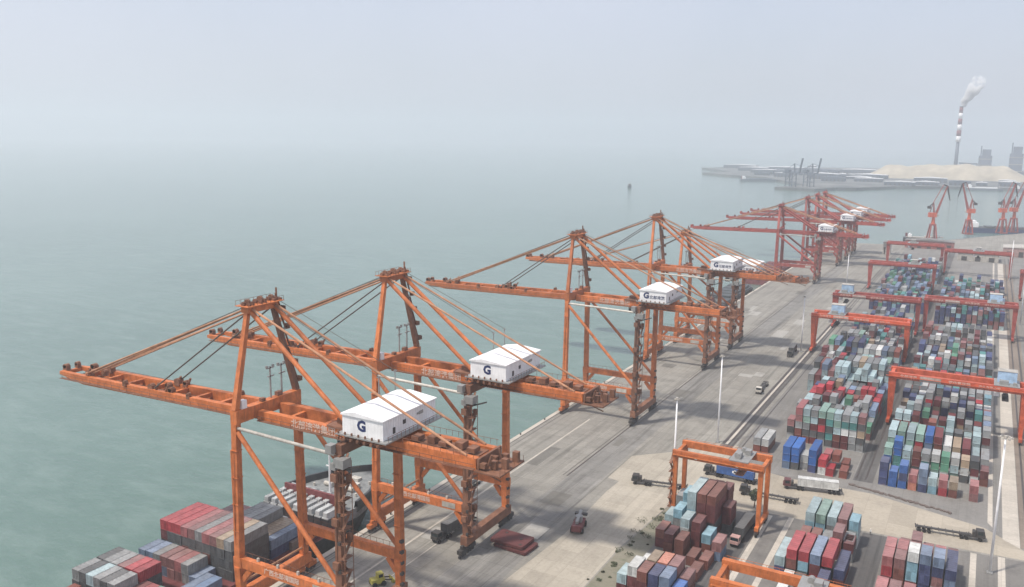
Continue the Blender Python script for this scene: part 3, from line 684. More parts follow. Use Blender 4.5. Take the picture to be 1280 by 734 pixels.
# --- block N2
N2 = [103.7, 106.6, 109.4, 112.3, 115.1, 118.0]
for k, c in enumerate((['navy', 'ice'], ['dgrey', 'brown', 'red'], ['dgrey', 'sky', 'red'], ['red', 'maroon', 'steel'], ['navy', 'steel', 'red'], ['maroon', 'navy'])):
    stack('N2', k, 0, N2[k], 211.3, C40, c)
stack('N2', 1, 0, N2[1], 198.4, C40, ['white']); stack('N2', 2, 0, N2[2], 198.4, C40, ['dgrey']); stack('N2', 4, 0, N2[4], 198, C40, ['navy', 'navy'])
for k, c in enumerate((None, ['brown', 'brown'], ['maroon', 'brown'], ['dgrey', 'grey'], ['maroon', 'brown', 'mauve'], ['grey', 'maroon'])):
    if c: stack('N2', k, 1, N2[k], 227.5, C20, c)
for k, c in enumerate((None, ['grey', 'sky', 'ice'], ['white', 'sky', 'mint'], ['dgrey', 'grey', 'ice'], ['grey', 'brown', 'mauve'], ['white', 'ice', 'sky'])):
    if c: stack('N2', k, 2, N2[k], 236.5, C40 if k != 5 else C20, c)
stack('N2', 5, 1, 117.7, 229.5, C20, ['sky', 'grey'])
# --- block N3
N3 = [128.1, 130.9, 133.75, 136.6, 139.45, 142.3, 145.1]
for k, c in enumerate((['maroon', 'red', 'pink'], ['brown', 'brown', 'mauve'], ['maroon', 'sky', 'sky', 'white'], ['navy', 'navy', 'navy', 'steel'], ['grey', 'mauve', 'navy', 'steel'], ['dgrey', 'steel', 'navy'])):
    stack('N3', k, 0, N3[k], 219.6, C20 if k < 5 else C40, c)
for k, c in enumerate((['maroon', 'brown', 'pink'], ['brown', 'maroon', 'pink'], ['mauve', 'mauve', 'mauve'], ['navy', 'mauve', 'pink'], ['steel', 'mauve', 'pink'])):
    stack('N3', k, 1, N3[k], 226.0, C20, c)
for k, c in enumerate((None, ['brown', 'mauve'], ['brown', 'mauve', 'mauve'], ['maroon', 'mauve'], ['brown', 'pink'], ['dgrey', 'mauve'])):
    if c: stack('N3', k, 2, N3[k], 233.0, C20, c)
for k, c in enumerate((['maroon', 'pink', 'pink', 'pink'], ['maroon', 'mauve', 'mauve', 'mauve'], ['brown', 'pink', 'salmon', 'pink'], ['brown', 'maroon', 'salmon'], ['brown', 'maroon', 'salmon'])):
    stack('N3', k, 3, N3[k] + .6, 197.0, C20, c)
# --- long block L behind the cross road
LX = [88.2 + 2.68 * k for k in range(9)]
for k, c in ((0, ['steel', 'blue', 'blue']), (1, ['dgrey', 'blue', 'blue'])): stack('L', k, 0, 90.0 + 2.75 * k, 286.8, C40, c)
stack('L', 2, 0, 95.6, 288.5, C20, ['grey', 'white'])
stack('L', 3, 0, 98.3, 287.2, C40, ['navy', 'blue', 'blue'])
stack('L', 4, 0, 101.5, 287.3, C20, ['white', 'red']); stack('L', 5, 0, 104.0, 287.0, C20, ['red'])
stack('L', 4, 1, 102.0, 294.0, C20, ['mauve', 'pink']); stack('L', 5, 1, 104.8, 294.4, C20, ['maroon', 'brown']); stack('L', 6, 1, 107.7, 294.8, C20, ['brown']); stack('L', 6, 0, 108.2, 287.2, C20, ['brown'])
for k, x in ((0, 77.6), (1, 80.4)): stack('L', k, 2, x, 297.5, C40, ['brown', 'white' if k else 'grey'])
wall = (['maroon', 'brown', 'grey', 'mauve', 'pink'], ['brown', 'dgrey', 'grey', 'mint', 'ice'], ['maroon', 'dgrey', 'maroon', 'ice', 'grey'], ['grey', 'dgrey', 'red', 'maroon', 'mint'], ['dgrey', 'teal', 'dgrey', 'teal', 'mint'], ['maroon', 'brown', 'ice', 'mint', 'ice'], ['maroon', 'maroon', 'white', 'teal', 'grey'], ['grey', 'grey', 'white', 'teal', 'ice'], ['grey', 'dgrey', 'tan', 'dgrey', 'mauve'])
for k, c in enumerate(wall): stack('L', k, 3, LX[k], 316.0, C20 if k % 3 else C40, c)
stack('L', 0, 2, 85.3, 317, C20, ['white', 'dgrey', 'mauve'])
PAL = ['white'] * 3 + ['ice'] * 3 + ['grey'] * 7 + ['mint'] + ['teal'] * 2 + ['dgrey'] * 7 + ['maroon'] * 5 + ['brown'] * 4 + ['mauve'] * 3 + ['navy'] * 4 + ['steel'] * 3 + ['red'] * 2 + ['green'] + ['sky'] + ['tan'] * 2
PALF = ['steel'] * 4 + ['navy'] * 6 + ['teal'] * 4 + ['ice'] * 2 + ['white'] * 1 + ['grey'] * 4 + ['dgrey'] * 4 + ['maroon'] * 3 + ['mauve'] * 2 + ['green'] * 2 + ['sky']
def fill(block, xs, y0, row0, bays, pal, hmean, themes=None, spread=.85, lo=1, hi=5, L2=True):
    y = y0; row = row0
    for bay in range(bays):
        th = random.choice(pal) if themes is None else themes[bay % len(themes)]
        base = hmean + random.uniform(-1, .8)
        two = L2 and random.random() < .55
        for h in range(2 if two else 1):
            for k, x in enumerate(xs):
                n = int(round(base + random.gauss(0, spread))); n = max(lo - 1 if random.random() < .1 else lo, min(hi, n))
                cs = [(th if random.random() < .33 else random.choice(pal)) for _ in range(n)]
                stack(block, k, row, x, y + h * 6.35, C20 if two else C40, cs)
            row += 1
        y += 13.1
    return row
LX2 = [83.0 + 2.72 * k for k in range(11)]
rw = fill('L', LX2[1:], 331.0, 4, 4, PAL, 3.4, ['grey', 'ice', 'red', 'grey'])
LX3 = [77.5 + 2.72 * k for k in range(13)]
rw = fill('L', LX3[1:], 386.0, rw, 5, PAL, 3.4, ['ice', 'grey', 'maroon', 'ice', 'white'])
rw = fill('L', LX3[2:], 457.0, rw, 5, PAL, 3.0, ['dgrey', 'maroon', 'teal', 'grey', 'navy'])
rw = fill('L', LX3[3:], 548.0, rw, 2, PALF, 2.6)
# --- block R in front of the bright gantry
RX = [119.9 + 2.9 * k for k in range(11)]
for k, c in ((0, ['navy', 'navy', 'navy']), (1, ['blue', 'blue']), (2, ['blue', 'navy', 'blue']), (3, ['salmon', 'pink']), (4, ['navy', 'steel', 'steel']), (5, ['sky', 'ice']), (6, ['red', 'pink']), (7, ['brown', 'tan']), (9, ['mauve', 'pink'])):
    stack('R', k, 0, RX[k] + .3, 288.3, C20, c)
for k, c in enumerate((['white', 'blue', 'mint'], ['teal', 'teal', 'blue', 'blue'], ['grey', 'ice', 'ice'], ['dgrey', 'maroon', 'brown'], ['navy', 'teal', 'grey'], ['mint', 'green', 'white'], ['white', 'green', 'green'], ['mint', 'ice', 'white'], ['dgrey', 'white', 'tan'], ['white', 'maroon', 'dgrey'], ['brown', 'maroon'])):
    stack('R', k, 1, RX[k], 303.5 + (k % 2) * .8, C20, c)
for k, c in enumerate((['white', 'ice', 'mint', 'ice'], ['green', 'mint', 'ice', 'mint'], ['grey', 'ice', 'mint', 'ice'], ['maroon', 'ice', 'red', 'mint'], ['dgrey', 'grey', 'steel', 'blue'], ['maroon', 'mauve', 'brown', 'maroon'], ['brown', 'white', 'white'], ['dgrey', 'tan', 'tan'], ['green', 'red', 'maroon'], ['grey', 'ice'], ['dgrey', 'grey'])):
    stack('R', k, 2, RX[k], 315.5, C40, c)
rw = fill('R', RX, 331.5, 3, 2, PAL, 3.7, ['ice', 'maroon'])
rw = fill('R', RX, 362.5, rw, 5, PAL, 3.4, ['navy', 'grey', 'grey', 'maroon', 'dgrey'])
rw = fill('R', RX, 438.0, rw, 7, PAL, 3.2, ['ice', 'navy', 'dgrey', 'grey', 'maroon', 'grey', 'dgrey'])
# far blocks
fill('F', [80 + 2.75 * k for k in range(12)], 603, 0, 8, PALF, 3.6)
fill('G', [120.5 + 2.9 * k for k in range(13)], 575, 0, 11, PALF, 3.7)
fill('H', [78 + 2.75 * k for k in range(13)], 740, 0, 6, PALF, 3.4)
fill('Q', [171.5 + 2.9 * k for k in range(10)], 560, 0, 12, PALF, 3.0)

# --- ship cargo
SX = [-35.2 + 2.55 * k for k in range(11)]
DZ = 2.2
for k, c in enumerate((['dgrey', 'dgrey', 'grey'], ['dgrey', 'dgrey', 'dgrey'], ['dgrey', 'dgrey', 'ice'], ['dgrey', 'dgrey', 'grey'], ['dgrey', 'dgrey', 'dgrey'], ['dgrey', 'dgrey', 'grey'])):
    stack('S', k, 0, SX[k], 112, C20, c, DZ); stack('S', k, 1, SX[k], 118.5, C20, c[:2] + [('dgrey', 'grey', 'grey', 'mauve', 'red', 'red')[k]], DZ)
for k, c in ((6, ['brown', 'mauve']), (7, ['brown', 'pink']), (8, ['dgrey', 'mint']), (9, ['dgrey', 'grey']), (10, ['navy', 'steel'])): stack('S', k, 0, SX[k] - .2, 108, C40, c, DZ)
for k, c in ((0, ['maroon']), (1, ['brown', 'brown'])): stack('S', k, 4, SX[k] - .3, 99, C40, c, DZ)
for k, c in enumerate((['steel', 'steel'], ['steel', 'steel'], ['grey', 'grey'], ['steel', 'mauve'], ['mauve', 'mauve'], ['mauve', 'pink'], ['grey', 'grey'], ['steel'], ['steel'], ['steel'])):
    stack('S', k, 2, SX[k] + .4, 129.7 if k < 8 else 121, C20 if k < 8 else C40, c, DZ)
for k, c in enumerate((['dgrey', 'dgrey', 'maroon', 'red'], ['maroon', 'dgrey', 'dgrey', 'red'], ['dgrey', 'teal', 'dgrey', 'red'], ['dgrey', 'maroon', 'dgrey', 'pink'], ['dgrey', 'dgrey', 'dgrey', 'mauve'], ['teal', 'dgrey', 'dgrey', 'grey'], ['dgrey', 'brown', 'dgrey', 'pink'], ['dgrey', 'dgrey', 'dgrey', 'mauve'], ['dgrey', 'dgrey', 'dgrey', 'tan'], ['dgrey', 'dgrey', 'dgrey', 'grey'])):
    stack('S', k, 3, SX[k] + .6, 136.2, C40, c, DZ)
for k, c in enumerate((['dgrey', 'mauve'], ['maroon', 'mauve'], ['dgrey', 'pink'], ['dgrey', 'mauve'], ['dgrey', 'dgrey', 'grey'], ['dgrey', 'dgrey', 'grey'], ['dgrey', 'dgrey', 'grey'], ['dgrey', 'tan'], ['dgrey', 'tan'], ['navy', 'steel'])):
    stack('S', k, 5, SX[k] + .6, 149.2, C40, c, DZ)

# keep what can be seen from about here
occ = set()
def key(c, dx=0, dy=0, dz=0): return (round((c['x'] + dx) / 1.35), round((c['y'] + dy) / 3.2), c['t'] + dz, c['b'])
for c in CONT:
    for q in ((.8, 4.8) if c['L'] < 8 else (.8, 4.2, 7.6, 10.8)): occ.add((c['b'], int((c['x'] + 1.2) // 1.4), int((c['y'] + q) // 3.1), c['t']))
def full(c, dx, dy, dz):
    qs = (.8, 4.8) if c['L'] < 8 else (.8, 4.2, 7.6, 10.8)
    if dy: qs = (-2.2,)
    return all(any((c['b'], int((c['x'] + 1.2 + dx) // 1.4) + e, int((c['y'] + q) // 3.1), c['t'] + dz) in occ for e in (0, -1)) for q in qs)
vis = []
for c in CONT:
    if c['b'] == 'N1' or c['b'] == 'S' or not (c['t'] < c['n'] - 1 and full(c, 0, -1, 0) and full(c, 2.7, 0, 0)): c['seen'] = True
    else: c['seen'] = False
    p = project((c['x'] + 1.2, c['y'], c['z'] + 2.0)); c['p'] = p
    c['frame'] = p is not None and -12 < p[0] < 1292 and -5 < p[1] < 752
cand = [c for c in CONT if c['seen'] and c['frame']]
cand.sort(key=lambda c: c['p'][2])
# the largest in the picture become individuals
single = cand[:298]; ids = set(map(id, single))
mass = [c for c in CONT if id(c) not in ids and c['p'] is not None and c['p'][0] > -150 and (c['seen'] or c['t'] == c['n'] - 1)]
ORD = ['first', 'second', 'third', 'fourth', 'fifth', 'sixth', 'seventh', 'eighth', 'ninth', 'tenth', 'eleventh', 'twelfth', 'thirteenth']
BW = {'N1': 'block by the small orange crane', 'N2': 'block between the dark lanes', 'N3': 'block by the white lamp mast', 'L': 'long block behind the blue truck', 'R': 'block facing the bright red gantry', 'S': 'aboard the docked ship'}
def tierword(c):
    if c['n'] == 1: return 'alone'
    if c['t'] == c['n'] - 1: return 'topmost'
    if c['t'] == 0: return 'lowest'
    return {1: 'second up', 2: 'third up', 3: 'fourth up'}[c['t']]
used = {}
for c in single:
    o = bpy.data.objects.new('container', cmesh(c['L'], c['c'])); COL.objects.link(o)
    o.location = (c['x'] + CW / 2, c['y'], c['z'])
    l = f"{PC[c['c']][1]} container, {tierword(c)}, {ORD[c['col']]} stack, {ORD[c['row']]} row, {BW[c['b']]}"
    if l in used: l = ('short ' if c['L'] < 8 else 'long ') + l
    used[l] = used.get(l, 0) + 1
    tag(o, l, 'container', 'shipping containers on the ship' if c['b'] == 'S' else 'shipping containers stacked in the yard')
    if c['p'][2] < 330 and not any(False for _ in ()):
        for s_ in (-1, 1):
            d = bpy.data.objects.new('door', dmesh(s_, c['c'])); COL.objects.link(d); d.parent = o
# the rest: one mass, a colour per container
me = bpy.data.meshes.new('container_stacks'); vs = []; fs = []; cols = []
for c in mass:
    o = len(vs); x0, x1, y0, y1, z0, z1 = c['x'], c['x'] + CW, c['y'], c['y'] + c['L'], c['z'], c['z'] + 2.57
    vs += [(x0, y0, z0), (x1, y0, z0), (x1, y1, z0), (x0, y1, z0), (x0, y0, z1), (x1, y0, z1), (x1, y1, z1), (x0, y1, z1)]
    # recessed door end
    vs += [(x0 + .14, y0 + .1, z0 + .16), (x1 - .14, y0 + .1, z0 + .16), (x1 - .14, y0 + .1, z1 - .14), (x0 + .14, y0 + .1, z1 - .14)]
    q = [(4, 5, 6, 7), (1, 2, 6, 5), (2, 3, 7, 6), (3, 0, 4, 7), (0, 1, 9, 8), (1, 5, 10, 9), (5, 4, 11, 10), (4, 0, 8, 11), (8, 9, 10, 11)]
    fs += [tuple(i + o for i in f) for f in q]
    k = random.uniform(.6, 1.05); col = [min(1, v_ * k) for v_ in PC[c['c']][0]] + [1]
    cols += [col] * 12
me.from_pydata(vs, [], fs); ca = me.color_attributes.new('paint', 'FLOAT_COLOR', 'POINT'); ca.data.foreach_set('color', [x for c in cols for x in c])
m, t, b = new_mat('mixed_container_paint'); at = t.nodes.new('ShaderNodeAttribute'); at.attribute_name = 'paint'
tc = t.nodes.new('ShaderNodeTexCoord'); n1 = noise(t, tc.outputs['Object'], .9, 4); n2 = noise(t, tc.outputs['Object'], .35, 4)
cc = mixc(t, ramp(t, n1, .55, .8), at.outputs['Color'], (.12, .07, .05)); mx = t.nodes.new('ShaderNodeMix'); mx.data_type = 'RGBA'; mx.blend_type = 'MULTIPLY'; mx.inputs[0].default_value = 1
mr = t.nodes.new('ShaderNodeMapRange'); t.links.new(n2, mr.inputs[0]); mr.inputs[3].default_value = .65; mr.inputs[4].default_value = 1.35; t.links.new(cc, mx.inputs[6]); t.links.new(mr.outputs[0], mx.inputs[7])
t.links.new(mx.outputs[2], b.inputs['Base Color']); b.inputs['Roughness'].default_value = .55
me.materials.append(m); o = bpy.data.objects.new('container_stacks', me); COL.objects.link(o); o['kind'] = 'stuff'
o['label'] = 'remaining far stacks of mixed shipping containers in the yard'

# ------------------------------------------------------------------ the docked ship
HULL = paint('black_hull_paint', (.035, .037, .04), .5, .4)
DKRED = paint('dark_red_deck', (.17, .035, .035), .6, .4)
HATCH = paint('brown_hatch_paint', (.26, .20, .165), .7, .4)
sh = empty('container_ship', (-20.6, -7, -5))
def outline(z, bow, hw, y0=40):
    pts = []
    for y in (y0, 100, 150, 175, 188, 196, bow - 9, bow - 5.5, bow - 3, bow - 1.4, bow - .4, bow):
        f = 1 if y < 170 else max(0, 1 - ((y - 170) / (bow - 170)) ** 3.6)
        pts.append((hw * f if y < bow else 0, y))
    return pts
def hull_mesh(levels):
    mb = MB(); rings = []
    for z, bow, hw in levels:
        p = outline(z, bow, hw); ring = [(x, y, z) for x, y in p] + [(-x, y, z) for x, y in reversed(p[:-1])]; rings.append(ring)
    n = len(rings[0]); vs = [q for r in rings for q in r]; fs = []
    for k in range(len(rings) - 1):
        for j in range(n - 1): fs.append((k * n + j, k * n + j + 1, (k + 1) * n + j + 1, (k + 1) * n + j))
        fs.append((k * n + n - 1, k * n, (k + 1) * n, (k + 1) * n + n - 1))
    mb.add(vs, fs); return mb, rings
mb, rings = hull_mesh([(-1, 203, 12.6), (3, 207, 13.4), (6.6, 211, 13.9)])
mb.build('hull', HULL, sh)
mb = MB(); r = rings[-1]; n = len(r)
mb.add([(x * .995, y - .05, 6.4) for x, y, z in r], [tuple(range(n))]); mb.build('deck', DKRED, sh)
# forecastle with bulwark
fo = [(x, y) for x, y in outline(0, 213, 13.9) if y > 180]; fo = [(12.6, 184)] + fo
ring = fo + [(-x, y) for x, y in reversed(fo[:-1])]
mb = MB(); n = len(ring)
mb.add([(x * .985, y - .1, 9.4) for x, y in ring], [tuple(range(n))]); mb.add([(x, y, 6.4) for x, y in ring] + [(x * .985, y - .1, 9.4) for x, y in ring], [(k, (k + 1) % n, n + (k + 1) % n, n + k) for k in range(n)])
mb.build('forecastle', flat('grey_deck', (.20, .21, .21), .7, 0, .5, .5), sh)
mb = MB(); a = [(x * 1.0, y) for x, y in ring[1:-1]]; b_ = [(x * .95, y - .45) for x, y in ring[1:-1]]; n = len(a)
vs = [(x, y, 8) for x, y in a] + [(x * 1.02, y + .2, 11.4) for x, y in a] + [(x * 1.02, y + .2, 11.4) for x, y in b_] + [(x, y, 9.42) for x, y in b_]
mb.add(vs, [(q * n + k, q * n + k + 1, ((q + 1) % 4) * n + k + 1, ((q + 1) % 4) * n + k) for q in range(4) for k in range(n - 1)]); mb.build('bulwark', HULL, sh)
wi = MB()
for x in (-4, 4): wi.box((x, 199, 10.2), (2.2, 1.6, 1.5)).tube((x - 1.5, 196, 10.2), (x + 1.5, 196, 10.2), .7, 10)
for x, y in ((-6, 203), (6, 203), (-8, 194), (8, 194)): wi.tube((x, y, 9.4), (x, y, 10.4), .35, 8)
wi.box((0, 204, 9.8), (3, 2, .8)); wi.build('windlass', PALE, sh)
MB().tube((0, 192, 9.4), (0, 192, 22), .45, 10, .25).box((0, 192, 18), (2.6, .3, .3)).build('foremast', WHITE, sh)
MB().span((-11, 184.5, 9.45), (11, 185.2, 13.2)).build('breakwater', DKRED, sh)
MB().span((-12.5, 60, 6.45), (12.5, 183, 7.15)).build('hatch_coaming', DKRED, sh)
for y0, y1, z, m_ in ((162.6, 172.0, 9.2, HATCH),):
    for x0, x1, dz, mm_ in ((-12.4, -5.6, 1.2, flat('grey_hatch', (.24, .25, .26))), (-5.4, 2.2, 1.2, flat('grey_hatch', (.24, .25, .26))), (2.5, 12.4, .1, HATCH)):
        MB().span((x0, y0, 7.2), (x1, y1, z + dz)).build('hatch_cover', mm_, sh)
tag(sh, 'black-hulled container ship moored at the quay, bow pointing along it', 'ship')
# silver-white flat racks in lashed rows near the bow
SILV = paint('silver_sheet', (.50, .52, .52), .45, .5)
proto = None
for k in range(9):
    for q in range(2):
        if k > 6 and q: continue
        if proto is None:
            mb = MB()
            mb.span((-.7, 0, 2.95), (.7, 5.6, 4.3)).span((-1.1, -.1, 2.58), (1.1, 5.7, 2.93))
            for i in range(6): mb.span((-.75, .3 + i * .95, 4.3), (.75, .75 + i * .95, 4.42))
            proto = mb.build('covered_rack', SILV); o = proto
            MB().span((-1.2, -.15, 0), (1.2, 5.85, 2.56)).build('plinth', HULL, proto)
        else: o = copy_tree(proto)
        o.location = (-31.6 + k * 2.75, 170.0 + q * 6.1, 2.22)
        tag(o, f'silver-white covered rack, {ORD[k]} across and {ORD[q]} toward the bow of the ship', 'cargo', 'silver covered racks on the ship')
# ------------------------------------------------------------------ other vessels at the quay
def barge(name, x, y, w_, l_, hullm, deckm, label, dh=8):
    t_ = empty(name, (x, y, -5))
    h2 = w_ / 2
    MB().prism([(-h2, 0), (h2, 0), (h2, l_ * .86), (h2 * .45, l_), (-h2 * .45, l_), (-h2, l_ * .86)], -1, 6).build('hull', hullm, t_)
    MB().prism([(-h2 + .6, 3), (h2 - .6, 3), (h2 - .6, l_ * .84), (-h2 + .6, l_ * .84)], 6.01, 6.9).build('coaming', deckm, t_)
    MB().span((-h2 + 1.5, 5, 6.9), (h2 - 1.5, 5 + dh, 6.9 + dh * .7)).span((-h2 + 2.5, 6, 6.9 + dh * .7), (h2 - 2.5, 4 + dh * .8, 6.9 + dh)).build('deckhouse', WHITE if dh > 3 else GREYS, t_)
    MB().span((-1.2, 2, 6.9), (1.2, 4.4, 7 + dh)).build('funnel', DKRED, t_)
    for k in range(5): MB().span((-h2 + 2, 22 + k * l_ * .12, 6.9), (h2 - 2, 22 + k * l_ * .12 + l_ * .1, 8.3)).build('hatch_cover', deckm, t_)
    MB().tube((0, l_ * .9, 6), (0, l_ * .9, 16), .4, 8).build('foremast', PALE, t_)
    return tag(t_, label, 'ship')
DKG = flat('dark_hold', (.06, .07, .075))
barge('cargo_ship', -14, 560, 18, 92, HULL, DKG, 'dark grey cargo ship moored behind the short orange crane', 2.5)
barge('cargo_ship', -15, 690, 20, 105, DKRED, DKRED, 'dark red cargo ship moored beneath the distant red cranes', 3)
barge('cargo_ship', 120, 1262, 22, 100, flat('blue_hull', (.03, .05, .12)), DKG, 'dark blue cargo ship moored by the slewing cranes').rotation_euler = (0, 0, R(-80))
barge('work_boat', 60, 1085, 9, 34, HULL, PALE, 'small dark work boat with white deckhouse off the quay end', 4).rotation_euler = (0, 0, R(-85))

# ------------------------------------------------------------------ vehicles
def tractor(loc, rz, mat, label, trailer=True, load=None):
    """nose toward +x"""
    t_ = empty('yard_truck', loc, rz)
    cb = MB().span((1.2, -1.2, 1.1), (3.2, 1.2, 3.1)).add([(3.2, -1.2, 1.1), (3.55, -1.1, 1.15), (3.55, 1.1, 1.15), (3.2, 1.2, 1.1), (3.2, -1.2, 2.0), (3.5, -1.1, 1.95), (3.5, 1.1, 1.95), (3.2, 1.2, 2.0)], [(0, 1, 5, 4), (1, 2, 6, 5), (2, 3, 7, 6), (4, 5, 6, 7)]).build('cab', mat, t_)
    MB().span((3.21, -1.05, 2.0), (3.25, 1.05, 2.9)).span((1.6, -1.24, 2.0), (2.9, -1.21, 2.85)).span((1.6, 1.21, 2.0), (2.9, 1.24, 2.85)).build('window', GLASS, cb)
    MB().span((-3.0, -.5, .85), (3.2, .5, 1.15)).span((-2.4, -1.0, 1.15), (.2, 1.0, 1.3)).box((.7, 0, 1.9), (.7, 2.0, 1.5)).build('chassis', DARK, t_)
    for x in (2.3, -1.2, -2.4):
        for y in (-1.05, 1.05): MB().wheel((x, y, .52), .52, .36, 'y').build('wheel', RUBBER, t_)
    if trailer:
        tr = MB().span((-14.2, -.55, 1.16), (-.4, .55, 1.42))
        for k in range(8): tr.box((-13.6 + k * 1.8, 0, 1.3), (.2, 2.4, .18))
        tr.span((-14.3, -1.22, 1.2), (-14.0, 1.22, 1.5)).span((-.6, -1.22, 1.45), (-.35, 1.22, 1.55))
        tr.build('trailer', DARK, t_)
        for x in (-10.6, -11.9, -13.2):
            for y in (-1.05, 1.05): MB().wheel((x, y, .52), .52, .4, 'y').build('wheel', RUBBER, t_)
    tag(t_, label, 'truck')
    if load:
        c = bpy.data.objects.new('container', cmesh(C40, load[0])); COL.objects.link(c)
        c.location = Matrix.Rotation(rz, 3, 'Z') @ Vector((-.9, 0, 1.56)) + Vector(loc); c.rotation_euler = (0, 0, rz + R(90))
        tag(c, load[1], 'container', 'containers riding on trucks')
        for s_ in (-1, 1):
            d = bpy.data.objects.new('door', dmesh(s_, load[0])); COL.objects.link(d); d.parent = c
        return t_, c
    return t_
tk, bc = tractor((72.0, 268.4, .02), R(178), DARK, 'dark-cabbed truck carrying the blue container across the pale road', load=('blue', 'long blue container with a white emblem, on a truck behind the small crane'))
em = MB().span((-.9, 0, -.35), (.9, .03, .35)).span((-.35, 0, -.6), (.35, .031, .6)).build('emblem', WHITE, bc); em.rotation_euler = (0, 0, R(90)); em.location = (-CW / 2 - .0, 6.2, 1.4)
em2 = em.copy(); COL.objects.link(em2); em2.location = (CW / 2 + .03, 6.2, 1.4); em2.parent = bc
tractor((54.0, 249.2, .02), R(192), DARK, 'truck with an empty dark trailer heading for the quay, beside the lamp mast')
tractor((86.5, 258.3, .02), R(184), DARK, 'dark tractor with bare trailer passing beneath the small orange crane')
tractor((97.3, 270.6, .02), R(192), paint('maroon_cab', (.14, .04, .04)), 'maroon truck carrying a long white container on the pale road', load=('white', 'long white container on a truck between the pale stacks and the block'))
tractor((147.5, 259.6, .02), R(6), DARK, 'dark truck with an empty skeletal trailer near the white lamp mast')
tractor((91.2, 223.6, .02), R(-92), paint('red_white_cab', (.5, .3, .27)), 'truck with dull cab waiting in the lane under the small orange crane', load=('dgrey', 'dark grey container on the truck in the crane lane'))
tractor((19.6, 184.5, .02), R(-96), DARK, 'dark yard truck parked beneath the second orange quay crane', load=('dgrey', 'dark grey-green container on a truck under the second quay crane'))
tractor((62.6, 372, .02), R(-88), PALE, 'pale truck with bare trailer parked along the dark rails')
tractor((60.9, 446, .02), R(-88), DARK, 'dark truck alone on the open quay road by the slim mast', load=('dgrey', 'dark container on the lone truck by the slim mast'))
tractor((8, 233, .02), R(88), DARK, 'dark truck parked close to the quay edge past the bow of the ship')
# stacked pair of hatch covers on the apron
for k, (x, y, z, rz, l) in enumerate(((39.4, 191.0, 0, -.06, 'dark red hatch cover lying flat on the apron beneath another'), (38.0, 191.4, 1.05, -.03, 'dark red hatch cover on top of the pair lying beside the quay crane'))):
    t_ = empty('hatch_cover', (x, y, z + .02), rz)
    MB().prism([(-4.7, -3.5), (4.7, -3.5), (5.1, -3.1), (5.1, 3.1), (4.7, 3.5), (-4.7, 3.5), (-5.1, 3.1), (-5.1, -3.1)], .2, 1.0).build('plate', flat('hatch_maroon', (.10, .028, .027), .75, 0, .3, .6), t_)
    e = MB()
    for q in range(4): e.box((-4.2 + q * 2.8, -3.0, .12), (.4, 1, .24)).box((-4.2 + q * 2.8, 3.0, .12), (.4, 1, .24))
    e.build('pad', DARK, t_)
    if k:
        for p_ in ((2.6, .5), (-2.8, 1.8), (3.9, -2.4)): MB().box((*p_, 1.06), (.6, .6, .14)).build('lug', DARK, t_)
    tag(t_, l, 'hatch cover', 'dark red hatch covers lying on the apron')
# reach stacker on the pale pad
t_ = empty('reach_stacker', (49.6, 209.5, .012), R(104))
MB().span((-3.6, -1.5, .9), (3.0, 1.5, 2.2)).span((-4.4, -1.3, 1.0), (-3.6, 1.3, 2.8)).build('body', DKRED, t_)
cb = MB().span((-.6, -.9, 2.2), (1.2, .9, 3.9)).build('cab', GREYS, t_); MB().span((1.21, -.8, 2.6), (1.25, .8, 3.7)).build('window', GLASS, cb)
MB().beam((-3.2, 0, 3.2), (3.6, 0, 3.9), .8, .8).build('boom', GREYS, t_)
MB().box((3.9, 0, 2.9), (1.2, 3.6, .5)).beam((3.6, 0, 3.0), (3.6, 0, 3.9), .6, .6).build('spreader', DARK, t_)
for x, r in ((2.2, .85), (-2.6, .7)):
    for y in (-1.5, 1.5): MB().wheel((x, y, r), r, .7, 'y').build('wheel', RUBBER, t_)
tag(t_, 'dark red reach stacker with grey cab driving on the pale concrete pad', 'reach stacker')
# small yellow loader at the foot of the first crane
t_ = empty('wheel_loader', (19.8, 156.5, .02), R(60))
MB().span((-2.4, -1.0, .7), (1.0, 1.0, 1.9)).build('body', YELLOW, t_)
cb = MB().span((-.8, -.8, 1.9), (.7, .8, 3.2)).build('cab', YELLOW, t_); MB().span((.71, -.7, 2.2), (.75, .7, 3.0)).span((-.6, -.84, 2.2), (.5, -.81, 3.0)).build('window', GLASS, cb)
MB().beam((.8, -.7, 1.4), (3.0, -.7, .9), .2, .3).beam((.8, .7, 1.4), (3.0, .7, .9), .2, .3).build('lift_arm', DARK, t_)
MB().add([(2.9, -1.3, .2), (4.0, -1.3, .2), (2.9, -1.3, 1.4), (2.9, 1.3, .2), (4.0, 1.3, .2), (2.9, 1.3, 1.4)], [(0, 1, 4, 3), (0, 3, 5, 2), (0, 2, 1), (3, 4, 5)]).build('bucket', YELLOW, t_)
for x in (.6, -1.8):
    for y in (-1.05, 1.05): MB().wheel((x, y, .65), .65, .5, 'y').build('wheel', RUBBER, t_)
tag(t_, 'small yellow wheel loader beside the landside leg of the first quay crane', 'loader')

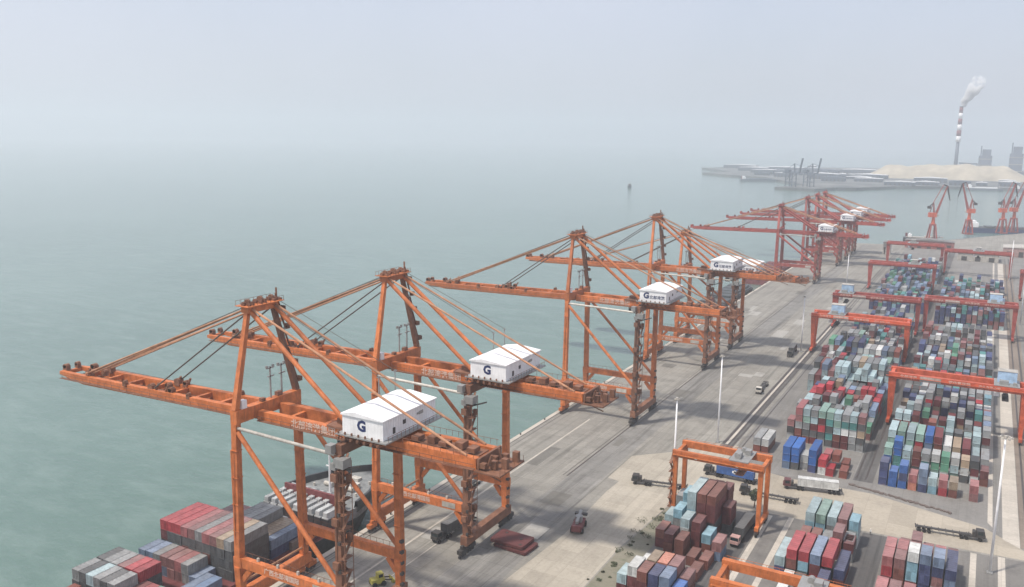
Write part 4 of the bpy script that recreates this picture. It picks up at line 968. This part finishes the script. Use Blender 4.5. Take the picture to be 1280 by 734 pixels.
# one person standing at the mouth of the dark lane
def person(loc, rz, label):
    pts = {'pelvis': (0, 0, .95, .13), 'chest': (0, .01, 1.28, .16), 'neck': (0, .01, 1.48, .065), 'chin': (0, .02, 1.56, .075), 'head': (0, .015, 1.67, .10),
           'shl': (.19, 0, 1.40, .07), 'ell': (.26, .02, 1.13, .05), 'wrl': (.27, .08, .90, .036), 'shr': (-.19, 0, 1.40, .07), 'elr': (-.26, .02, 1.13, .05), 'wrr': (-.27, .09, .90, .036),
           'hil': (.10, 0, .88, .095), 'knl': (.11, .03, .50, .068), 'anl': (.12, -.02, .09, .045), 'tol': (.13, .13, .04, .038), 'hir': (-.10, 0, .88, .095), 'knr': (-.11, -.02, .50, .068), 'anr': (-.12, -.06, .09, .045), 'tor': (-.13, .09, .04, .038)}
    for s_, a in ((1, 'wrl'), (-1, 'wrr')):
        w_ = pts[a]; pts['pa' + a] = (w_[0], w_[1] + .02, w_[2] - .08, .032)
    ed = [('pelvis', 'chest'), ('chest', 'neck'), ('neck', 'chin'), ('chin', 'head'), ('chest', 'shl'), ('shl', 'ell'), ('ell', 'wrl'), ('wrl', 'pawrl'), ('chest', 'shr'), ('shr', 'elr'), ('elr', 'wrr'), ('wrr', 'pawrr'),
          ('pelvis', 'hil'), ('hil', 'knl'), ('knl', 'anl'), ('anl', 'tol'), ('pelvis', 'hir'), ('hir', 'knr'), ('knr', 'anr'), ('anr', 'tor')]
    for a in ('wrl', 'wrr'):
        p_ = pts['pa' + a]; sg = 1 if p_[0] > 0 else -1
        for f, (dx, dz_) in enumerate(((.022, -.085), (.008, -.095), (-.008, -.09), (-.022, -.075))):
            pts[f'f{f}{a}'] = (p_[0], p_[1] + dx, p_[2] + dz_, .009); ed.append(('pa' + a, f'f{f}{a}'))
        pts['th' + a] = (p_[0] - sg * .02, p_[1] + .05, p_[2] - .03, .010); ed.append((a, 'th' + a))
    ks = list(pts); me = bpy.data.meshes.new('person'); me.from_pydata([pts[k][:3] for k in ks], [(ks.index(a), ks.index(b)) for a, b in ed], [])
    o = bpy.data.objects.new('person', me); COL.objects.link(o)
    sk = o.modifiers.new('skin', 'SKIN'); sb = o.modifiers.new('smooth', 'SUBSURF'); sb.levels = sb.render_levels = 1
    for k, v_ in zip(ks, me.skin_vertices[0].data): v_.radius = (pts[k][3], pts[k][3]); v_.use_root = k == 'pelvis'
    m_, t_, b_ = new_mat('skin_and_work_clothes'); tc_ = t_.nodes.new('ShaderNodeTexCoord'); sx_ = t_.nodes.new('ShaderNodeSeparateXYZ'); t_.links.new(tc_.outputs['Object'], sx_.inputs[0])
    rp = t_.nodes.new('ShaderNodeValToRGB'); mr_ = t_.nodes.new('ShaderNodeMapRange'); mr_.inputs[2].default_value = 1.8; t_.links.new(sx_.outputs[2], mr_.inputs[0]); t_.links.new(mr_.outputs[0], rp.inputs[0]); rp.color_ramp.interpolation = 'CONSTANT'
    rp.color_ramp.elements[0].color = (.02, .02, .025, 1); rp.color_ramp.elements[1].position = .5; rp.color_ramp.elements[1].color = (.7, .7, .68, 1)
    e = rp.color_ramp.elements.new(.83); e.color = (.42, .25, .17, 1)
    t_.links.new(rp.outputs[0], b_.inputs['Base Color']); me.materials.append(m_)
    hh = MB().tube((0, .01, 1.70), (0, .01, 1.76), .125, 12, .11).tube((0, .01, 1.76), (0, .01, 1.81), .11, 12, .05).box((0, .12, 1.705), (.16, .08, .02)).build('helmet', WHITE, o)
    fc = MB().box((.035, .108, 1.665), (.025, .012, .012)).box((-.035, .108, 1.665), (.025, .012, .012)).box((0, .118, 1.635), (.022, .03, .035)).box((0, .1, 1.60), (.05, .012, .012)).build('face', flat('face_features', (.25, .13, .09)), o)
    o.location = loc; o.rotation_euler = (0, 0, rz); return tag(o, label, 'person')
person((122.6, 248.0, .018), R(160), 'person in a white top and dark trousers standing at the mouth of the dark lane')

# ------------------------------------------------------------------ weeds and tree in the yard
LEAF = flat('dusty_foliage', (.085, .10, .055), .8, 0, .5, 2.0)
def leaves(mb, c, rx, rz_, n, s_):
    rr = random.Random(n)
    for _ in range(n):
        while True:
            d = Vector((rr.uniform(-1, 1), rr.uniform(-1, 1), rr.uniform(-1, 1)))
            if .25 < d.length < 1 : break
        p = Vector(c) + Vector((d.x * rx, d.y * rx, d.z * rz_)); a = Vector((rr.gauss(0, 1), rr.gauss(0, 1), rr.gauss(0, 1))).normalized(); e = a.orthogonal().normalized(); k = s_ * rr.uniform(.6, 1.4)
        mb.add([p - a * k, p + e * k * .6, p + a * k, p - e * k * .6], [(0, 1, 2, 3)])
t_ = empty('tree', (89.6, 249.5, .02)); tk_ = MB().tube((0, 0, 0), (.15, .1, 2.4), .2, 8, .12).tube((.1, .1, 2), (.9, .3, 3.8), .1, 6, .05).tube((.1, .1, 2), (-.7, -.2, 3.9), .1, 6, .05).tube((.15, .1, 2.3), (.1, .5, 4.4), .09, 6, .04).build('trunk', BROWN, t_)
cr_ = MB()
for q in ((0, 0, 3.7, 1.4), (.9, .4, 4.2, 1.0), (-.8, -.2, 4.1, 1.0), (.1, .6, 5.0, 1.0), (-.1, -.9, 3.2, .9)): leaves(cr_, q[:3], q[3], q[3] * .9, 170, .2)
cr_.build('crown', LEAF, t_); tag(t_, 'small dark green tree beside the pale road under the orange crane', 'tree')
rr = random.Random(5)
for k in range(44):
    mb = MB(); y = 156 + k * 1.85 + rr.uniform(-3, 3); s_ = rr.choice((.3, .4, .5, .6, .9, 1.3)) * rr.uniform(.8, 1.2)
    leaves(mb, (0, 0, s_ * .3), s_ * 1.3, s_ * .4, 80, .16); mb.tube((0, 0, 0), (0, 0, s_ * .5), .05, 5)
    o = mb.build('shrub', LEAF); o.location = (66.3 + rr.gauss(0, 1.5), y, .02); o.rotation_euler = (0, 0, rr.uniform(0, 6)); tag(o, 'scrubby dusty shrub on the weedy verge beside the pale pad', 'shrub', 'shrubs on the weedy verge')
# loose kerb pile line along the cross road
mb = MB()
for k in range(120):
    u = k / 120; x = 112 + u * 30; y = 283.5 - u * 8 + rr.uniform(-.5, .5); s_ = rr.uniform(.2, .7); mb.box((x, y, s_ * .25), (s_ * 1.6, s_, s_ * .5), rr.uniform(0, 3))
o = mb.build('rubble', flat('rubble_brown', (.13, .10, .085))); o['kind'] = 'stuff'

# ------------------------------------------------------------------ far end of the terminal
def luffer(loc, rz, lab, cop=None):
    if cop is None:
        t_ = empty('slewing_crane')
        for x in (-4.2, 4.2):
            for y in (-4.2, 4.2): MB().beam((x, y, 1), (x * .55, y * .55, 17), 1.3, 1.3).build('leg', REDP, t_)
        MB().box((0, 0, 17.5), (6, 6, 1.8)).box((0, -4.2, 1.2), (9.6, 1.2, 1.4)).box((0, 4.2, 1.2), (9.6, 1.2, 1.4)).build('portal', REDP, t_)
        MB().tube((0, 0, 18), (0, 0, 26), 2.1, 12, 1.7).build('turret', REDO, t_)
        MB().span((-5.5, -2.8, 26), (2.6, 2.8, 31)).build('machine_house', REDO, t_)
        MB().box((3.2, -2.2, 28), (1.8, 1.8, 2.6)).build('operator_cab', PALE, t_)
        MB().beam((0, -1.8, 31), (-1.4, 0, 43), .8, .8).beam((0, 1.8, 31), (-1.4, 0, 43), .8, .8).beam((-4.6, 0, 31), (-1.4, 0, 43), .7, .7).build('mast_frame', REDP, t_)
        for s_ in (-1, 1): MB().beam((2, s_ * 1.8, 29), (11.5, s_ * .6, 61), .9, 1.6, .6, .8).build('boom', REDP, t_)
        MB().beam((7.5, 0, 62.5), (11.5, 0, 61), .9, 1.3).beam((11.5, 0, 61), (15.5, 0, 45), 1.2, 2.0, .7, .8).build('jib', DARK, t_)
        MB().tube((-1.4, 0, 43), (7.5, 0, 62.5), .35, 6).build('tie_bar', REDP, t_)
        MB().beam((-1.4, 0, 42), (-5.5, 0, 38), .9, .9).box((-5.8, 0, 37), (3, 3.4, 3)).build('counterweight', DARK, t_)
        MB().tube((15.5, 0, 45), (15.5, 0, 20), .1, 5).build('hoist_rope', CABLE, t_)
    else: t_ = copy_tree(cop)
    t_.location = loc; t_.rotation_euler = (0, 0, rz); tag(t_, lab, 'slewing crane', 'red slewing cranes at the far quay')
    return t_
lf = luffer((90, 1078, 0), R(20), 'faded red slewing crane at the start of the far quay, jib bent down')
luffer((124, 1168, 0), R(-155), 'faded red slewing crane with dark jib folded sharply, middle of the far quay', lf)
luffer((160, 1205, 0), R(35), 'faded red slewing crane by the dark blue ship', lf)
luffer((172, 1228, 0), R(30), 'faded red slewing crane overlapping its neighbour at the picture edge', lf)
# sheds at the terminal's end
ROOFM = paint('dull_roof', (.20, .19, .18), .7, .4)
def shed(name, x, y, w_, l_, h_, wallm, roofm, label, ridge=2.0, grp=None):
    t_ = empty(name, (x, y, .02))
    MB().prism([(0, 0), (w_, 0), (w_, l_), (0, l_)], 0, h_).build('wall', wallm, t_)
    p = [(-.6, 0), (w_ / 2, ridge), (w_ + .6, 0)]
    vs = [(a, -.6, h_ + .01 + z) for a, z in p] + [(a, l_ + .6, h_ + .01 + z) for a, z in p]
    MB().add(vs, [(0, 1, 2), (5, 4, 3), (0, 3, 4, 1), (1, 4, 5, 2), (0, 2, 5, 3)]).build('roof', roofm, t_)
    n = max(2, int(w_ // 9)); 
    for k in range(n): MB().span((k * w_ / n + w_ / n * .3, -.08, .2), (k * w_ / n + w_ / n * .7, .06, h_ * .6)).build('door', DARK, t_)
    return tag(t_, label, 'building', grp)
shed('warehouse', 122, 905, 34, 26, 7, PALE, ROOFM, 'long shed with a dull brown roof at the end of the container yard', 3)
shed('warehouse', 70, 985, 46, 14, 8, paint('red_wall', (.34, .12, .10)), ROOFM, 'low red walled shed across the end of the terminal')
shed('warehouse', 160, 960, 60, 30, 9, paint('pinkish_wall', (.42, .27, .24)), PALE, 'pinkish hall at the far corner of the terminal')
shed('gate_house', 56, 912, 7, 9, 12, PALE, PALE, 'pale grey block building beside the far end of the quay', .4)

# ------------------------------------------------------------------ far shore
LANDM = ground_mat('far_shore_ground', (.05, .06, .065), (.20, .20, .19), (.03, .04, .035), None, 0, sc=.6)
LANDM2 = LANDM
struct('far_shore', MB().prism([(1400, 2500), (260, 2420), (80, 2395), (-60, 2300), (-130, 2150), (-215, 2110), (-330, 2360), (-430, 2560), (-600, 2690), (-690, 2790), (-640, 2950), (-830, 3250), (-760, 3480), (-300, 3800), (2400, 4400), (2400, 2500)], -9, 2), LANDM)
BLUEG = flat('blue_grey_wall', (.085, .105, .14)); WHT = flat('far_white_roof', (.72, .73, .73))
rr = random.Random(11); k = 0
adj = ['long', 'small', 'wide', 'low', 'tall', 'narrow']
spots = [(-90, 2330, 70, 24, 9), (-30, 2400, 60, 26, 8), (50, 2440, 50, 25, 10), (110, 2460, 26, 20, 8), (160, 2470, 46, 30, 11), (225, 2480, 40, 26, 9), (-260, 2450, 60, 30, 10), (-180, 2480, 70, 30, 9), (-330, 2640, 90, 40, 12), (-230, 2700, 110, 40, 11), (-120, 2720, 80, 36, 13), (-480, 2800, 100, 40, 12), (-560, 2900, 90, 40, 10), (-640, 3050, 100, 46, 12), (-560, 3100, 130, 50, 14), (-420, 3000, 120, 44, 12), (-760, 3300, 120, 50, 12), (-40, 2560, 80, 36, 12), (220, 2640, 90, 40, 12), (300, 2560, 60, 30, 14), (160, 2600, 40, 26, 10), (-300, 3050, 110, 50, 14), (-160, 3150, 120, 50, 14)]
FRNT = ['at the water', 'set back from the water']
def far_label(k, x, y):
    kind = 'dark roofed' if k % 4 == 2 else 'white roofed'
    side = 'left of the hazy grey cranes' if x < -260 else 'between the grey cranes and the sand mound' if x < -100 else 'in front of the sand mound' if x < 140 else 'right of the sand mound'
    dep = ['nearest the water', 'behind the first row', 'farthest back'][0 if y < 2500 else 1 if y < 2900 else 2]
    kind = ('long ' if w_ > 75 else 'small ' if w_ < 35 else '') + kind
    return f'{kind} warehouse {side}, {dep}'
for _ in range(30):
    y = rr.uniform(2560, 3500); x = rr.uniform(-.19 * y, 330); spots.append((x, y, rr.uniform(18, 70), rr.uniform(14, 40), rr.uniform(5, 16)))
spots = [q for q in spots if not (-240 < q[0] < 290 and 2700 < q[1] < 2960)]
for x, y, w_, l_, h_ in spots:
    wm, rm = ((BLUEG, WHT), (BLUEG, WHT), (BLUEG, BLUEG), (BLUEG, WHT))[k % 4]
    shed('warehouse', x, y, w_, l_, h_, wm, rm, far_label(k, x, y), 2.5, 'warehouses on the far shore').location.z = 2.01; k += 1
# pale stockpile mound
t_ = MB(); nx, ny = 40, 12; vs = []; fs = []
for i in range(nx + 1):
    for j in range(ny + 1):
        u, v_ = i / nx, j / ny; a = min(1, min(u, 1 - u) * 5.2); e = math.sin(math.pi * v_) ** .6
        a = a * a * (3 - 2 * a)
        vs.append((u * 480, v_ * 150, 44 * a * e * (.90 + .07 * math.sin(u * 9 + v_ * 5) + .05 * math.sin(u * 31 + 2) + .03 * math.sin(u * 67 + v_ * 9))))
for i in range(nx):
    for j in range(ny): fs.append((i * (ny + 1) + j, (i + 1) * (ny + 1) + j, (i + 1) * (ny + 1) + j + 1, i * (ny + 1) + j + 1))
t_.add(vs, fs); o = t_.build('stockpile', flat('pale_sand', (.42, .37, .28), .9, 0, .3, .03), None, True); o.location = (-215, 2790, 1.9); tag(o, 'broad pale sand coloured stockpile mound on the far shore', 'stockpile')
# chimney with red and white bands, and its steam
CH = Vector((42, 3010, 2)); t_ = empty('chimney', CH)
prof = lambda z: (7.2 - 3.4 * z / 225) * (1.25 if z >= 107.9 else .8)
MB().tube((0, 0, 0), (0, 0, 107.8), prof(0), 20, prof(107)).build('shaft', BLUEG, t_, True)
for k in range(6):
    z0 = 108 + k * 17.5; MB().tube((0, 0, z0 + .05), (0, 0, z0 + 17.5), prof(z0) + .05, 20, prof(z0 + 17.5) + .05).build('band', flat('chimney_white', (.8, .8, .8)) if k % 2 == 0 else flat('chimney_red', (.17, .022, .026)), t_, True)
MB().tube((0, 0, 213), (0, 0, 215), prof(213) + .8, 20).build('rim', DARK, t_)
tag(t_, 'tall red and white banded chimney on the far shore with a steam plume', 'chimney')
t_ = empty('conveyor_gallery', (50, 3010, 2))
MB().beam((0, 0, 44), (52, 0, 42), 5, 4).beam((0, 0, 26), (52, 0, 24), 4, 3).build('gallery', BLUEG, t_)
for x in (6, 28, 50): MB().beam((x, 0, 0), (x, 0, 43), 2, 2).build('trestle', BLUEG, t_)
tag(t_, 'grey conveyor gallery joining the banded chimney and the boiler block', 'conveyor')
BOIL = flat('boiler_cladding', (.13, .16, .21), .7, 0, .3, .05)
for x, y, s_, l in ((103, 3005, 1.35, 'blue-grey boiler block beside the banded chimney'), (185, 3030, 1.5, 'blue-grey stepped boiler block at the edge of the far shore')):
    t_ = empty('power_plant', (x, y, 2)); MB().span((0, 0, 0), (36, 34, 50 * s_)).build('wall', BOIL, t_); MB().span((8, 4, 50 * s_), (32, 30, 64 * s_)).build('upper_storey', BOIL, t_); MB().tube((5, 8, 50 * s_), (5, 8, 72 * s_), 1.6, 8).build('vent_stack', BOIL, t_)
    for z in (14, 28, 42): MB().span((-.8, -1, z * s_), (36.8, 35, z * s_ + 2)).build('floor_band', PALE, t_)
    MB().span((-26, 4, 0), (-.9, 30, 20)).build('annex', WHT, t_)
    tag(t_, l, 'power plant')
# distant blue-grey harbour cranes with raised booms
def farcrane(loc, lab, cop=None):
    if cop is None:
        t_ = empty('quay_crane')
        for x in (0, 24):
            for y in (-9, 9): MB().beam((x, y, 0), (x, y * .9, 42), 2.2, 2.2).build('leg', BLUEG, t_)
        for y in (-9, 9): MB().beam((0, y, 14), (24, y, 14), 2, 2.6).beam((0, y, 40), (24, y, 16), 1.2, 1.2).build('portal_beam', BLUEG, t_)
        MB().box((12, 0, 41), (60, 7, 3)).build('girder', BLUEG, t_)
        MB().beam((-18, 0, 42), (-27, 0, 84), 5, 3).build('boom', BLUEG, t_)
        MB().beam((0, 0, 42), (2, 0, 68), 3, 3).beam((2, 0, 68), (38, 0, 43), 1, 1).beam((2, 0, 68), (-22, 0, 62), .8, .8).build('mast_frame', BLUEG, t_)
        MB().box((24, 0, 46), (14, 12, 7)).build('machinery_house', BLUEG, t_)
    else: t_ = copy_tree(cop)
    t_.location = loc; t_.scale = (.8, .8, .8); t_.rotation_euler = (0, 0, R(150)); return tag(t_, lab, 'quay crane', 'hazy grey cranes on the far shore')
struct('far_pier', MB().prism([(-300, 2070), (-205, 2045), (-150, 2190), (-250, 2230)], -9, 1.5), LANDM)
fcr = farcrane((-262, 2095, 1.5), 'hazy blue-grey crane with raised boom at the tip of the far pier')
farcrane((-226, 2122, 1.5), 'hazy blue-grey crane with raised boom, inner one on the far pier', fcr)
barge('cargo_ship', -470, 2420, 24, 110, flat('grey_hull', (.10, .12, .14)), BLUEG, 'hazy grey ship lying off the far shore').rotation_euler = (0, 0, R(-62))
barge('cargo_ship', 90, 2365, 18, 80, flat('grey_hull', (.10, .12, .14)), WHT, 'hazy ship with white deck along the far shore').rotation_euler = (0, 0, R(-84))
barge('cargo_ship', 190, 2372, 18, 90, flat('grey_hull', (.10, .12, .14)), BLUEG, 'hazy dark hulled ship nearest the edge along the far shore').rotation_euler = (0, 0, R(-84))
barge('small_boat', -600, 1900, 3, 9, HULL, PALE, 'tiny dark boat alone out on the hazy water', 3).rotation_euler = (0, 0, R(-40))

# ------------------------------------------------------------------ steam and haze (real volumes)
pl = MB(); rr = random.Random(2)
me = bpy.data.meshes.new('steam_plume'); import bmesh
bm = bmesh.new()
for k in range(9):
    f = k / 8; mt = Matrix.Translation((4 + f * 34 + rr.uniform(-3, 3), 0 + rr.uniform(-3, 3), 9 + f * 62 + rr.uniform(-3, 3))) @ Matrix.Scale(1, 4)
    bmesh.ops.create_icosphere(bm, subdivisions=2, radius=9 + f * 15, matrix=mt)
bm.to_mesh(me); bm.free()
o = bpy.data.objects.new('steam_plume', me); COL.objects.link(o); o.location = CH + Vector((0, 0, 214)); o['kind'] = 'stuff'
rm = o.modifiers.new('merge', 'REMESH'); rm.mode = 'VOXEL'; rm.voxel_size = 4
m = bpy.data.materials.new('white_steam'); m.use_nodes = True; t = m.node_tree; t.nodes.clear()
vo = t.nodes.new('ShaderNodeVolumePrincipled'); vo.inputs['Color'].default_value = (1, 1, 1, 1); vo.inputs['Density'].default_value = .05
ou = t.nodes.new('ShaderNodeOutputMaterial'); t.links.new(vo.outputs[0], ou.inputs['Volume'])
tc = t.nodes.new('ShaderNodeTexCoord'); nn = noise(t, tc.outputs['Object'], .05, 6, .72); q = N(t, 'ShaderNodeMath', operation='MULTIPLY'); t.links.new(ramp(t, nn, .47, .62), q.inputs[0]); q.inputs[1].default_value = .38; sp = t.nodes.new('ShaderNodeSeparateXYZ'); t.links.new(tc.outputs['Object'], sp.inputs[0])
fa = t.nodes.new('ShaderNodeMapRange'); t.links.new(sp.outputs[2], fa.inputs[0]); fa.inputs[1].default_value = 0; fa.inputs[2].default_value = 70; fa.inputs[3].default_value = .6; fa.inputs[4].default_value = -.08
sm = N(t, 'ShaderNodeMath', operation='ADD'); t.links.new(q.outputs[0], sm.inputs[0]); t.links.new(fa.outputs[0], sm.inputs[1])
sx = N(t, 'ShaderNodeMath', operation='MAXIMUM'); t.links.new(sm.outputs[0], sx.inputs[0]); sx.inputs[1].default_value = 0
t.links.new(sx.outputs[0], vo.inputs['Density'])
me.materials.append(m)

HAZE_D = .00025
hz = MB().span((-12500, -3200, -10.5), (12500, 13500, 380)).mesh('haze')
m = bpy.data.materials.new('sea_haze'); m.use_nodes = True; t = m.node_tree; t.nodes.clear()
vo = t.nodes.new('ShaderNodeVolumePrincipled'); vo.inputs['Color'].default_value = (.925, .962, 1.0, 1); vo.inputs['Density'].default_value = HAZE_D; vo.inputs['Anisotropy'].default_value = .35
ou = t.nodes.new('ShaderNodeOutputMaterial'); t.links.new(vo.outputs[0], ou.inputs['Volume'])
hz.materials.append(m); o = bpy.data.objects.new('haze', hz); COL.objects.link(o); o['kind'] = 'stuff'
